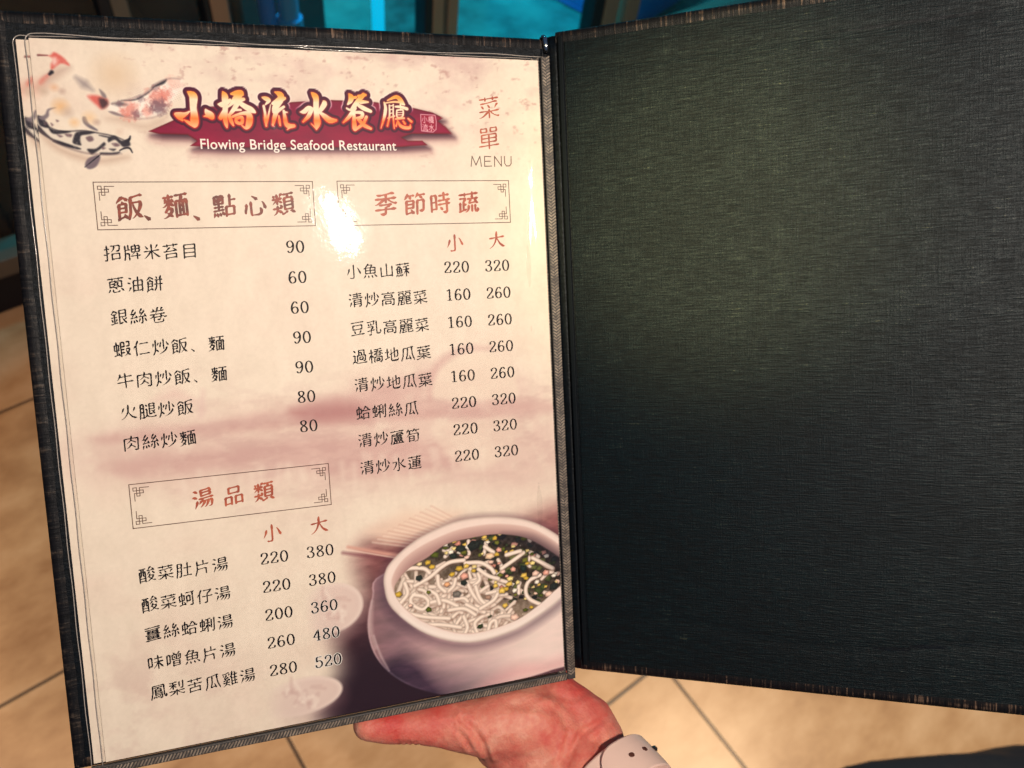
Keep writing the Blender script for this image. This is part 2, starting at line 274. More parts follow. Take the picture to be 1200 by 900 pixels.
def paint_soup(A):
    tabT, tabB = rgb(152, 92, 90), rgb(46, 29, 38)
    def table(X, Y, d):
        t = np.clip((Y - 208) / 72, 0, 1)[..., None] ** 1.1
        n = (fbm(X / 9, Y / 3.2, 2, 5) - .5)[..., None] * .34 * (1.15 - t)
        return np.clip(tabT * (1 - t) + tabB * t + n * np.array([1, .8, .75]), 0, 1)
    A.poly(spline([(111,224.4), (120.1,215.7), (144.2,214.1), (186.2,217.3), (226.7,217.4), (223,306.1), (163.8,311.8), (110.3,304.5), (91.4,294.2), (102.2,277.9), (99.5,261), (112.4,242.9)], 5, True), table, 9, 1)
    A.poly(spline([(108.9,266.8), (129.1,262.2), (224.3,274.7), (223,306.1), (163.6,316.1), (106.3,303.7), (93.2,295.8)], 5, True), rgb(44, 28, 38), 11, .85)
    # bamboo mat and chopsticks
    A.poly([(124.6,219.5), (116.5,211.9), (134.7,204.7), (161.1,208.9), (152.2,218.1)], rgb(238, 208, 186), 5, .8)
    for k in range(12):
        a = np.array((118.5,217)) + k * np.array([2.6, -1.15]); b = a + np.array([19 - k * .9, 5.2 + k * .1])
        A.stroke([a, b], .35, rgb(206, 156, 136), .6, .5 if k % 2 else .28)
        A.stroke([a + [.2, .7], b + [.2, .7]], .3, rgb(250, 230, 212), .5, .5)
    A.stroke([(107.5,218.3), (131.3,226.2)], [.6, 1.1], rgb(214, 158, 142), .7, .9); A.stroke([(105,220.7), (131.2,228.2)], [.5, .9], rgb(120, 66, 74), .9, .75); A.stroke([(106.3,219.3), (129.3,226.7)], [.2, .3], rgb(246, 214, 196), .4, .8)
    # two small bowls fading into the paper
    for cx, cy, rx, ry, rot in ((*(97.9,245.7), 14.5, 11.5, -.1), (*(81.4,284.7), 19, 8.6, -.05)):
        th = np.linspace(0, 2 * np.pi, 50)[:-1]; ca, sa = math.cos(rot), math.sin(rot)
        E = lambda k, dy=0: np.stack([cx + k * rx * np.cos(th) * ca - k * ry * np.sin(th) * sa, cy + dy + k * rx * np.cos(th) * sa + k * ry * np.sin(th) * ca], 1)
        def rimc(X, Y, d): return rgb(238, 216, 204) * np.ones(X.shape + (1,))
        def fade(X): return np.clip((X - (cx - rx * .8)) / (rx * 1.2), 0, 1)
        for P, col, soft, op in ((E(1, 4.), rgb(150, 110, 116), 5, .45), (E(1), rgb(240, 220, 208), .7, 1), (E(.93), rgb(216, 188, 178), 1.6, .75), (E(.78, .6), rgb(226, 202, 190), 4, .8)):
            w, d = A.polydist(P, soft * 2 + 1)
            if w is None: continue
            m = np.clip(d / soft * .5 + .5, 0, 1) * op * fade(A.X[w]); A.over(w, m, col)
        r = np.random.RandomState(3)
        for k in range(16):
            a = r.rand() * 6.28; q = r.rand() * .62; p = np.array([cx + rx * q * math.cos(a) + rx * .15, cy + ry * q * math.sin(a)])
            A.stroke(spline([p, p + r.randn(2) * 2, p + r.randn(2) * 3]), .5, [rgb(246, 230, 216), rgb(200, 166, 158)][k % 2], .9, .5)
    # big bowl: body, foot shade, lip, inner wall
    body = spline([(122.9,233.1), (116.7,243.6), (113.8,257.4), (115.7,270.1), (123,281.9), (135.4,291.6), (151.7,297.9), (174.6,297.8), (204.8,295.3), (228.4,288.9), (230.6,235.6), (168.5,226.6)], 5, True)
    def bodyc(X, Y, d):
        u = np.clip((X - (114.1,259.5)[0]) / 78, 0, 1)[..., None]; v = np.clip((Y - (161.8,270.2)[1]) / 24, 0, 1)[..., None]
        c = rgb(150, 110, 112) * (1 - u) + rgb(240, 216, 206) * u ** .8
        dark = np.exp(-((u - .16) / .16) ** 2) * np.clip(v * 1.5 + .35, 0, 1) + np.clip(v - .35, 0, 1) * np.clip(1.05 - u * 1.15, 0, 1) * 1.7
        c = c * (1 - np.clip(dark, 0, .88)) + rgb(52, 36, 56) * np.clip(dark, 0, .88)
        c = c + (fbm(X / 12, Y / 4, 1, 4) - .5)[..., None] * np.array([.22, .14, .16]) * (1 - u * .6)
        edge = np.clip(1 - d / 1.2, 0, 1)[..., None] * .25 * np.clip(1 - u * 3, 0, 1); return np.clip(c + edge, 0, 1)
    A.poly(body, bodyc, .5)
    A.poly(spline([(164.6,297.1), (182.6,289.2), (200.5,290.4), (211.5,290.3), (211.3,295.6), (182.1,297.5)], 5, True), rgb(216, 150, 152), 5, .5)
    A.stroke(spline([(116.6,245.6), (115,257.6), (116.6,268.2)]), [.3, .9, .3], rgb(236, 210, 204), 1.2, .55)
    A.stroke(spline([(116.3,262), (118.8,271.9), (122.3,280.1)]), [.2, .5, .2], rgb(216, 190, 190), .6, .6)
    lip = spline([(122.5,239.2), (123.8,231.6), (128.5,226.2), (135.7,221.1), (144.1,217), (159.6,212.9), (179.1,213.4), (196.3,218.2), (210.2,227.4), (219.4,237.5), (221.7,247.5), (212,257.9), (200.3,265.2), (183.5,271.9), (161.6,273.6), (141.1,265.6), (125.8,250.8)], 6, True)
    A.stroke(np.vstack([lip, lip[:1]]) + [0, 1.8], 1.6, rgb(70, 48, 64), 3.2, .6)
    def lipc(X, Y, d):
        t = np.clip((Y - 205) / 50, 0, 1)[..., None]; c = rgb(240, 216, 204) * (1 - t * .35) + rgb(250, 238, 230) * t * .35
        return np.clip(c - np.exp(-(d / .9) ** 2)[..., None] * .16 + (fbm(X / 6, Y / 6, 2) - .5)[..., None] * .04, 0, 1)
    A.poly(lip, lipc, .5)
    inner = spline([(126.4,241), (127.2,234.2), (132.5,227.6), (141.7,222.4), (156.4,217.8), (169.1,216.6), (181.9,217.5), (195.7,221.5), (207.8,229.7), (216.5,239.7), (215.2,249.1), (206.7,254.8), (197.3,261.2), (183.7,267.1), (161.9,269.3), (143.4,261.8), (131.7,251.8)], 6, True)
    def wallc(X, Y, d):
        e = np.clip(d / 4.5, 0, 1)[..., None]; return rgb(222, 188, 176) * (1 - e) + rgb(180, 140, 134) * e
    A.poly(inner, wallc, .6)
    soup = spline([(127.1,242.4), (129.9,236.7), (135.8,231.8), (143.3,228.8), (153.1,223.6), (164.5,222.3), (178.6,222.2), (193.3,226.3), (206.7,235.6), (215.4,243.9), (215.2,249.1), (206.7,254.8), (197.3,261.2), (183.7,267.1), (161.9,268.9), (143.4,261.4), (131.8,251.4)], 6, True)
    def soupc(X, Y, d):
        t = np.clip(((X - (130.1,245.8)[0]) * .6 - (Y - (162.9,251.1)[1]) * 1.5 + 12) / 60, 0, 1)[..., None]
        c = rgb(234, 204, 180) * (1 - t) + rgb(60, 50, 40) * t + (fbm(X / 1.6, Y / 1.6, 2, 4) - .5)[..., None] * .30
        return np.clip(c, 0, 1)
    A.poly(soup, soupc, .5)
    w, sd = A.polydist(soup, 1)
    if w is None: return
    keepc = A.c.copy(); r = np.random.RandomState(11)
    cen = np.array((167.4,246.8))
    def noodle(P, R, tone=0.):
        base = rgb(250, 230, 214) - tone * .7
        def col(X, Y, d, rr):
            q = np.clip(d / rr, 0, 1)[..., None]; return np.clip(base * (.70 + .34 * q ** .6) + np.array([.03, .01, 0]) * (1 - q), 0, 1)
        P = spline(P, 6); A.stroke(P + [.25, .55], R * 1.15, rgb(150, 114, 98), .6, .38); A.stroke(P, R, col, .22)
    def chunk(p, sz, c, n=5):
        a0 = r.rand() * 6.28; P = [np.array(p) + sz * (.75 + .5 * r.rand()) * np.array([math.cos(a0 + 6.28 * k / n), .75 * math.sin(a0 + 6.28 * k / n)]) for k in range(n)]
        A.poly(np.array(P) + [.2, .4], rgb(40, 30, 34), .5, .5)
        A.poly(P, lambda X, Y, d: np.clip(np.array(c) * (.72 + .4 * np.clip(d / (sz * .5), 0, 1))[..., None] + (fbm(X / .8, Y / .8, 1) - .5)[..., None] * .12, 0, 1), .18)
    green = [rgb(52, 62, 34), rgb(84, 92, 30), rgb(38, 46, 40), rgb(110, 110, 40)]; yel = [rgb(230, 192, 92), rgb(206, 168, 62), rgb(242, 216, 140)]; meat = [rgb(228, 164, 144), rgb(240, 198, 178), rgb(208, 136, 118)]
    x0, y0 = (127.7,216.2); x1, y1 = (208.7,277.2); e = lambda a, b: (x0 + a * (x1 - x0), y0 + b * (y1 - y0))
    # leafy darks in the upper right
    for k in range(85):
        p = e(.42 + .6 * r.rand(), .02 + .75 * r.rand() ** 1.4); chunk(p, 1.0 + 1.9 * r.rand(), [rgb(36, 44, 34), rgb(70, 80, 44), rgb(28, 30, 32), rgb(96, 100, 56)][r.randint(4)], r.randint(4, 7))
    # bed of rice noodles in the lower left, loose ones further up
    for k in range(130):
        p = np.array(e(.04 + .60 * r.rand(), .36 + .64 * r.rand())); a = r.randn() * .7 - .15; L = 4 + 5.5 * r.rand(); cv = r.randn() * 3.2
        d = np.array([math.cos(a), math.sin(a)]); nn = np.array([-d[1], d[0]])
        noodle([p - d * L, p + nn * cv, p + d * L], .86 + .22 * r.rand(), .12 * r.rand())
    for k in range(26):
        p = np.array(e(.25 + .7 * r.rand(), .1 + .6 * r.rand())); a = r.randn() * .9; L = 2 + 2.6 * r.rand(); d = np.array([math.cos(a), math.sin(a)])
        noodle([p - d * L, p + r.randn(2) * .8, p + d * L], .95, .06 * r.rand())
    for k in range(330):
        u, v = r.rand(), r.rand() ** 1.1
        if r.rand() < .93 and u - v < .10: continue
        p = e(u, v); q = r.rand()
        chunk(p, .9 + 1.1 * r.rand(), green[r.randint(4)] if q < .42 else yel[r.randint(3)] if q < .66 else meat[r.randint(3)] if q < .88 else rgb(246, 232, 214), r.randint(4, 7))
    for P in ([(127.1,236.5), (133.5,232.7), (141.3,233.5), (144.2,236.1)], [(136.9,241.2), (144.1,238.3), (149.9,234.4), (154.8,232.4), (161.2,232.5)], [(161.9,234), (169.2,234.9), (174,238.1), (175.9,241)], [(168.2,238), (172.9,242), (177.8,244.2)], [(162.2,243.6), (165.1,250.5), (168.9,255.3)],
              [(166.3,246.3), (168.2,252.7), (172.1,257)], [(199.3,245.7), (193.6,247.7), (191.5,252.4), (193.6,257.3), (201.5,262)], [(179.7,239.4), (186.6,235.9), (191.3,233.2)], [(182.5,233), (189.7,232.1)], [(171.9,227.4), (176,230.7)], [(135.8,245.4), (141.2,247.4), (142.9,250.9), (139.7,253.2), (135.2,250), (134.6,247.1), (136.6,245.1)],
              [(144.2,250.5), (150.5,250.6), (156.7,254.4)], [(130.7,253), (140.6,257), (152.4,259.8)], [(137.3,260.4), (148.2,262.2), (157.7,265.2)], [(159.6,260.2), (161.1,265.4), (159.8,268.6)], [(165.8,269.1), (164.9,264.4), (168.5,261.8), (171.9,261.1)], [(171.5,268.9), (172.9,265.4), (175.4,265), (175.4,270)], [(148.1,238.3), (148.4,243), (151.2,246.3)],
              [(129.4,248.7), (133.2,244.5), (132.3,239.3)], [(143.7,244.7), (146.9,247.2), (148.2,251.8)], [(161.2,254.4), (166.3,257.9), (169.9,259.7)], [(152.6,255.8), (159.9,256.2), (165.3,260.2)], [(195.9,236.5), (200.8,239.7), (205.9,243.1)], [(168,257.6), (174.7,254.6), (177,251.7)]):
        noodle(P, 1.02)
    for p, s, c in (((147.1,227.8), 2.6, green[1]), ((143.6,230.9), 1.9, yel[1]), ((145.6,233.4), 1.6, yel[1]), ((139.8,231.2), 1.7, rgb(240, 214, 160)), ((161.4,228.5), 2, green[3]), ((166.4,226), 4.2, rgb(36, 40, 36)), ((159.9,226.5), 2.6, rgb(40, 46, 40)), ((177.2,223.9), 1.7, yel[1]), ((178.1,226.3), 1.6, green[3]), ((178.9,229.9), 2.0, meat[0]), ((173.4,225.4), 1.5, rgb(246, 232, 214)), ((174.2,232.6), 2.6, rgb(246, 206, 170)), ((158.6,236.2), 2.2, yel[1]), ((162.2,235.5), 1.9, yel[0]), ((165.7,238.3), 1.6, yel[1]), ((155.2,238.5), 1.8, yel[1]), ((161.2,240.2), 2.5, meat[0]), ((160.6,243.5), 2.2, green[2]), ((152.2,242.8), 2, rgb(240, 176, 130)), ((179.5,250.4), 2.3, yel[0]), ((176.4,247.5), 1.8, yel[0]), ((184,245), 2.0, yel[2]), ((183,247.7), 2.1, yel[0]), ((187.7,247.6), 1.7, yel[2]), ((185.8,251.4), 1.7, rgb(246, 232, 214)), ((191,241.1), 2.7, rgb(30, 44, 40)), ((195.7,239.1), 1.7, yel[2]), ((192,246.2), 1.7, yel[1]), ((196.8,244.5), 2.3, meat[1]), ((202.3,244.9), 2.4, meat[0]), ((185.5,240.7), 2, meat[0]), ((180.4,241.1), 2, meat[1]), ((206.3,252.2), 3, rgb(40, 44, 42)), ((180.4,258), 1.9, yel[0]), ((194.2,261.3), 1.4, yel[1]), ((190.8,262.2), 1.6, green[1]), ((128.9,244.2), 2.2, yel[1]), ((142.8,253.7), 1.8, green[1]), ((185.1,265), 2.8, meat[1]), ((167.5,266.5), 2, green[0]), ((143.3,245.4), 1.6, green[3]), ((157.1,248.4), 2.4, rgb(120, 112, 104)), ((172.4,252.6), 2.3, rgb(176, 140, 120)), ((203.5,256), 2.2, meat[1]), ((134.3,250.5), 1.4, meat[1]), ((139,237.9), 2, green[2]), ((155,227.6), 1.6, rgb(246, 232, 214))):
        chunk(p, s * .9, c, 5)
    for k in range(26):   # wet glints of the soup in the photograph
        p = e(r.rand(), r.rand()); A.stroke([p, (p[0] + .5 * r.randn(), p[1] + .3 * r.randn())], .16, rgb(255, 244, 232), .25, .7)
    m = np.clip(sd / .4 + .5, 0, 1)[..., None]; sub = A.c[w] * m + keepc[w] * (1 - m); A.c = keepc; A.c[w] = sub
    # shadow the rear wall of the bowl throws on the soup of the printed picture
    A.stroke(spline([(181.5,224.3), (195.3,228.8), (206.6,237.3), (213.5,245.4)]), [.6, 2.4, 3, 3], rgb(24, 20, 34), 3.5, .62)
    A.stroke(spline([(129.6,254), (141.2,263.5), (161.8,271.4), (183.6,269.7), (200.4,263.4)]), [.4, .8, .9, .8, .4], rgb(255, 244, 234), 1, .5)
TITLE = [
 [(55.99,18.61,0.3), (57.33,19.57,1.26), (58.06,20.68,1.65), (57.68,24.53,1.35), (57.78,27.95,1.44), (57.69,30.23,1.62), (57.68,31.66,1.2), (57.33,32.67,0.3)], [(57.5,32.24,0.72), (55.67,31.13,0.72), (53.72,29.88,0.24)],
 [(56.06,26.5,0.3), (54.33,27.59,0.75), (52.23,28.21,1.38), (50.78,27.67,0.72)], [(51.92,28.64,1.14), (53.03,30.04,0.42)], [(62.39,25.56,0.36), (63.06,26.83,1.14), (64.09,27.82,1.44), (64.63,28.67,0.9)], [(61.55,28.3,0.24), (63.52,27.97,0.9)],
 [(67.47,23.29,0.3), (69.48,23.33,1.26), (72.29,21.53,0.66)], [(69.66,18.27,0.36), (70.37,19.91,1.26), (70.27,22.21,1.26), (70.12,25.09,1.08), (69.75,28.56,0.99), (69.97,31.16,0.78), (70.18,32.66,0.3)], [(70.02,25.24,0.66), (68.89,27.14,0.84), (67.97,28.74,0.84)], [(71.02,24.35,0.24), (72.05,23.46,0.42)],
 [(72.92,18.98,0.42), (75.2,18.68,1.2), (76.93,18.23,0.9), (77.43,19.14,0.6)], [(76.76,18.58,1.2), (75.05,20.5,1.44), (72.58,23.16,0.66), (71.06,24.55,0.24)], [(72.91,22.58,0.24), (75.53,21.64,0.96), (77.7,21.01,0.72)], [(75.83,21.35,1.14), (73.87,24.72,0.96), (71.83,27.22,0.6), (71.1,28.25,0.24)], [(75.75,22.36,0.9), (78.17,24.04,1.14), (80.36,25.29,1.26), (81.86,26.22,0.48)], [(74.09,25.44,0.54), (76.22,25.39,0.48)],
 [(72.79,28.27,0.54), (75.95,26.99,0.6), (78.81,26.78,0.96), (79.57,28.07,1.26), (79.05,31,1.26), (77.77,32.77,0.6), (76.15,31.69,0.24)], [(71.37,27.66,0.66), (72.03,29.96,0.78), (72.79,31.75,0.36)], [(74.08,29.05,0.6), (76.4,28.43,0.66), (76.22,30.76,0.66), (74.25,30.5,0.66), (74.08,29.05,0.6)],
 [(85.35,20.08,0.36), (86.76,20.56,0.96), (87.85,21.32,0.84), (86.34,23.02,0.3)], [(85.6,23.57,0.54), (85.89,26.19,0.54), (85.95,29.11,0.69), (86.03,31.81,0.36)], [(86.1,31.02,0.36), (87.25,27.33,0.42), (88.46,22.91,0.18)], [(90.68,17.74,0.36), (92.69,18.76,1.26), (92.62,20.46,1.26), (89.87,22.29,0.84), (88.92,22.55,0.24)], [(91.61,21.51,1.26), (94.4,20.18,0.66)], [(92.49,21.4,1.2), (90.31,24.04,1.26), (89.53,25.96,0.66)], [(90.25,26.03,0.96), (93.84,23.72,0.54)],
 [(90.37,26.38,0.96), (89.57,28.46,0.84), (88.77,31.26,0.48)], [(91.5,27.53,0.3), (91.58,29.59,0.54), (91.74,31.42,0.36)], [(93.66,25.37,0.54), (93.91,27.78,0.72), (94.15,30.43,0.84), (95.24,31.59,1.02), (97.37,31.56,0.72)], [(93.85,25.9,0.54), (95.13,25.98,0.24)], [(95.8,32.03,0.54), (94.54,33.14,0.18)],
 [(105.81,17.59,0.36), (107.09,18.89,1.26), (107.49,20.36,1.2), (107.23,23.93,1.2), (107.27,27.51,1.2), (107.29,30.19,1.38), (106.74,32.83,0.3)], [(106.63,32.29,0.48), (104.75,30.54,0.18)], [(100.46,25.72,0.24), (102.2,25.47,0.99), (104.1,23.86,0.84), (105.85,24.41,0.66)], [(105.07,24.87,0.99), (103.85,27.28,0.84), (101.35,29.76,0.36)], [(110.54,20.93,0.36), (110.88,22.12,1.14), (108.8,25.09,0.84), (107.64,26.6,0.36)], [(108.7,25.69,0.54), (110.46,27.14,0.99), (112.75,28.89,1.26), (115.33,28.9,0.54)],
 [(121.62,17.58,0.3), (122.54,18.91,1.14), (122.11,20.57,0.99), (120.92,21.96,0.42)], [(122.26,19.36,0.6), (124.59,18.94,0.6)], [(127.91,17.85,0.9), (126.24,19.62,0.99), (123.9,22.33,0.99), (121.92,24.34,0.54), (120.27,23.69,0.42)], [(125.71,18.43,0.6), (128.78,17.83,0.6)], [(126.63,20.82,0.96), (129.73,20.83,0.42)], [(125.01,21.94,0.66), (127.53,23.51,0.99), (130.62,24.75,0.72)], [(123.82,23.54,0.84), (121.43,26.91,0.84), (118.42,29.75,0.3)],
 [(123.29,25.82,0.66), (123.14,29,0.84), (123.18,32.02,0.99), (123.42,32.99,0.36)], [(123.94,25.35,0.6), (126.77,25.53,0.78), (126.4,27.42,0.78), (123.77,27.83,0.42)], [(123.5,32.68,0.54), (126.27,30.76,0.66)], [(125.03,28.35,0.66), (127.35,30.74,0.84), (130.22,32.15,0.54)], [(128.59,27.22,0.66), (127.44,29.52,0.66)],
 [(136.83,20.8,0.36), (137.31,23.22,0.72), (136.53,26.91,0.66), (134.72,31.9,0.18)], [(138.4,19.9,0.3), (141.98,18.37,0.78), (143.6,18.94,0.96), (144.55,20.45,1.08), (145.76,21.55,0.42)], [(137.22,21.09,0.3), (141.22,20.44,0.42), (144.38,20.6,0.48)], [(139.06,21.96,0.39), (138.83,26.55,0.42), (137.63,30.87,0.36)], [(140.82,21.61,0.33), (140.49,26.83,0.36), (140.64,31.89,0.24)], [(139.04,22.27,0.24), (140.86,22.04,0.27)], [(139,23.86,0.21), (140.69,23.63,0.24)], [(138.9,25.45,0.21), (140.59,25.23,0.24)], [(138.07,27.55,0.27), (141.08,26.57,0.36)],
 [(141.72,22.51,0.42), (144.26,22.6,0.66), (146.83,23.37,0.72)], [(144.02,21.29,0.36), (144.01,23.99,0.3)], [(142.25,24.09,0.36), (144.97,23.9,0.39), (144.57,26.74,0.39), (142.23,26.97,0.36), (142.25,24.09,0.36)], [(142.35,25.07,0.18), (144.75,24.95,0.18)], [(142.29,26.05,0.18), (144.69,25.94,0.18)], [(141.54,27.85,0.36), (145.23,27.41,0.45)], [(142.34,28.63,0.36), (143.28,30.46,0.6), (144.98,31.42,0.72), (147.54,31.5,0.6), (147.94,30.26,0.24)], [(142.08,29.25,0.3), (141.5,30.86,0.36)], [(144.83,28.74,0.36), (145.56,29.8,0.45)], [(147.15,27.55,0.36), (148.51,28.82,0.54)]]
def paint_title(A):
    band = [(39.8,34.7), (49.5,30.2), (61.2,24.4), (82.5,23.6), (95.5,21.9), (111.7,20.4), (131.1,20.6), (148.9,22.7), (158.5,24.7), (163.1,26.9), (160.6,28.4), (164,30.6), (167,33.9), (157.9,34.1), (148.1,34.2), (143.8,35.8), (146.4,37.2), (153,37.1), (155.2,39), (143.2,39.9), (109.5,40.5), (67.5,40.9), (55.2,40.3), (58,38.3), (54.6,35.9), (43.9,35.7)]
    sh = np.array(band) + [1.2, 2.6]
    A.poly(sh, rgb(150, 70, 80), 4.5, .6); A.poly(np.array(band) + [1., 1.6], rgb(40, 10, 30), 2.4, .85)
    def bandc(X, Y, d):
        n = fbm(X / 9, Y / 4, 2, 4)[..., None]; t = np.clip((Y - (82.5,23.6)[1]) / 17, 0, 1)[..., None]
        c = rgb(96, 0, 46) * (1 - n) + rgb(150, 0, 56) * n; c = c * (1 - .45 * t) + rgb(172, 0, 62) * .45 * t
        return np.clip(c - np.exp(-(d / .5) ** 2)[..., None] * .12, 0, 1)
    A.poly(band, bandc, .3)
    D = np.full(A.X.shape, -99.)
    for s in TITLE:
        P = spline(np.array(s), 4); w, d, rr = A.strokedist(P[:, :2], np.maximum(P[:, 2], .1), 5)
        if w is not None: D[w] = np.maximum(D[w], d)
    full = (slice(None), slice(None)); X, Y = A.X, A.Y
    yb = (82.5,23.6)[1]
    hi = np.clip((yb + 1.5 - Y) / 2, 0, 1)
    A.over(full, np.clip((D + 2.35) / .6, 0, 1) * hi * .75, rgb(250, 226, 214))           # pale outer halo above the band
    A.over(full, np.clip((D + 1.75) / .35, 0, 1), rgb(70, 2, 42))                            # plum outline
    A.over(full, np.clip((D + .85) / .85, 0, 1) * (.30 + .65 * np.clip((Y - yb - 1) / 4, 0, 1)), rgb(226, 32, 30))    # red edge glow
    t = (Y - (83,16.9)[1]) / ((81.8,32.7)[1] - (83,16.9)[1])
    ks = [-.1, .12, .3, .58, .78, 1.05]; cs = np.array([(255, 140, 50), (255, 164, 70), (246, 226, 190), (246, 228, 196), (252, 130, 58), (255, 196, 150)]) / 255.
    g = np.stack([np.interp(t, ks, cs[:, i]) for i in range(3)], -1)
    g = g + (fbm(X / 1.6, Y / 1.6, 3) - .5)[..., None] * .10
    m = np.clip(D / .28 + .5, 0, 1)[..., None]; A.c = A.c * (1 - m) + g * m
    # square seal at the end of the banner
    sx0, sy0 = (152.9,25.6); sx1, sy1 = (159.5,33.3); R = [(sx0, sy0), (sx1, sy0 + .2), (sx1 + .4, sy0 + 3), (sx1 + .1, sy1 - 1.2), (sx1 - 1.4, sy1), (sx0, sy1 - .5)]
    A.poly(R, rgb(150, 10, 50), .25); A.stroke(R + R[:1], .16, rgb(236, 190, 190), .2, .95)
    for ch, (cx, cy) in zip('橋水小流', ((.70, .28), (.70, .74), (.26, .28), (.26, .74))):
        for s in glyph(ch):
            q = np.array(s, float) / 100 - .5; wd = (sx1 - sx0) * .42
            A.stroke(np.stack([sx0 + (sx1 - sx0) * cx + q[:, 0] * wd, sy0 + (sy1 - sy0) * cy - q[:, 1] * wd * 1.25], 1), .13, rgb(238, 196, 196), .22, .95)

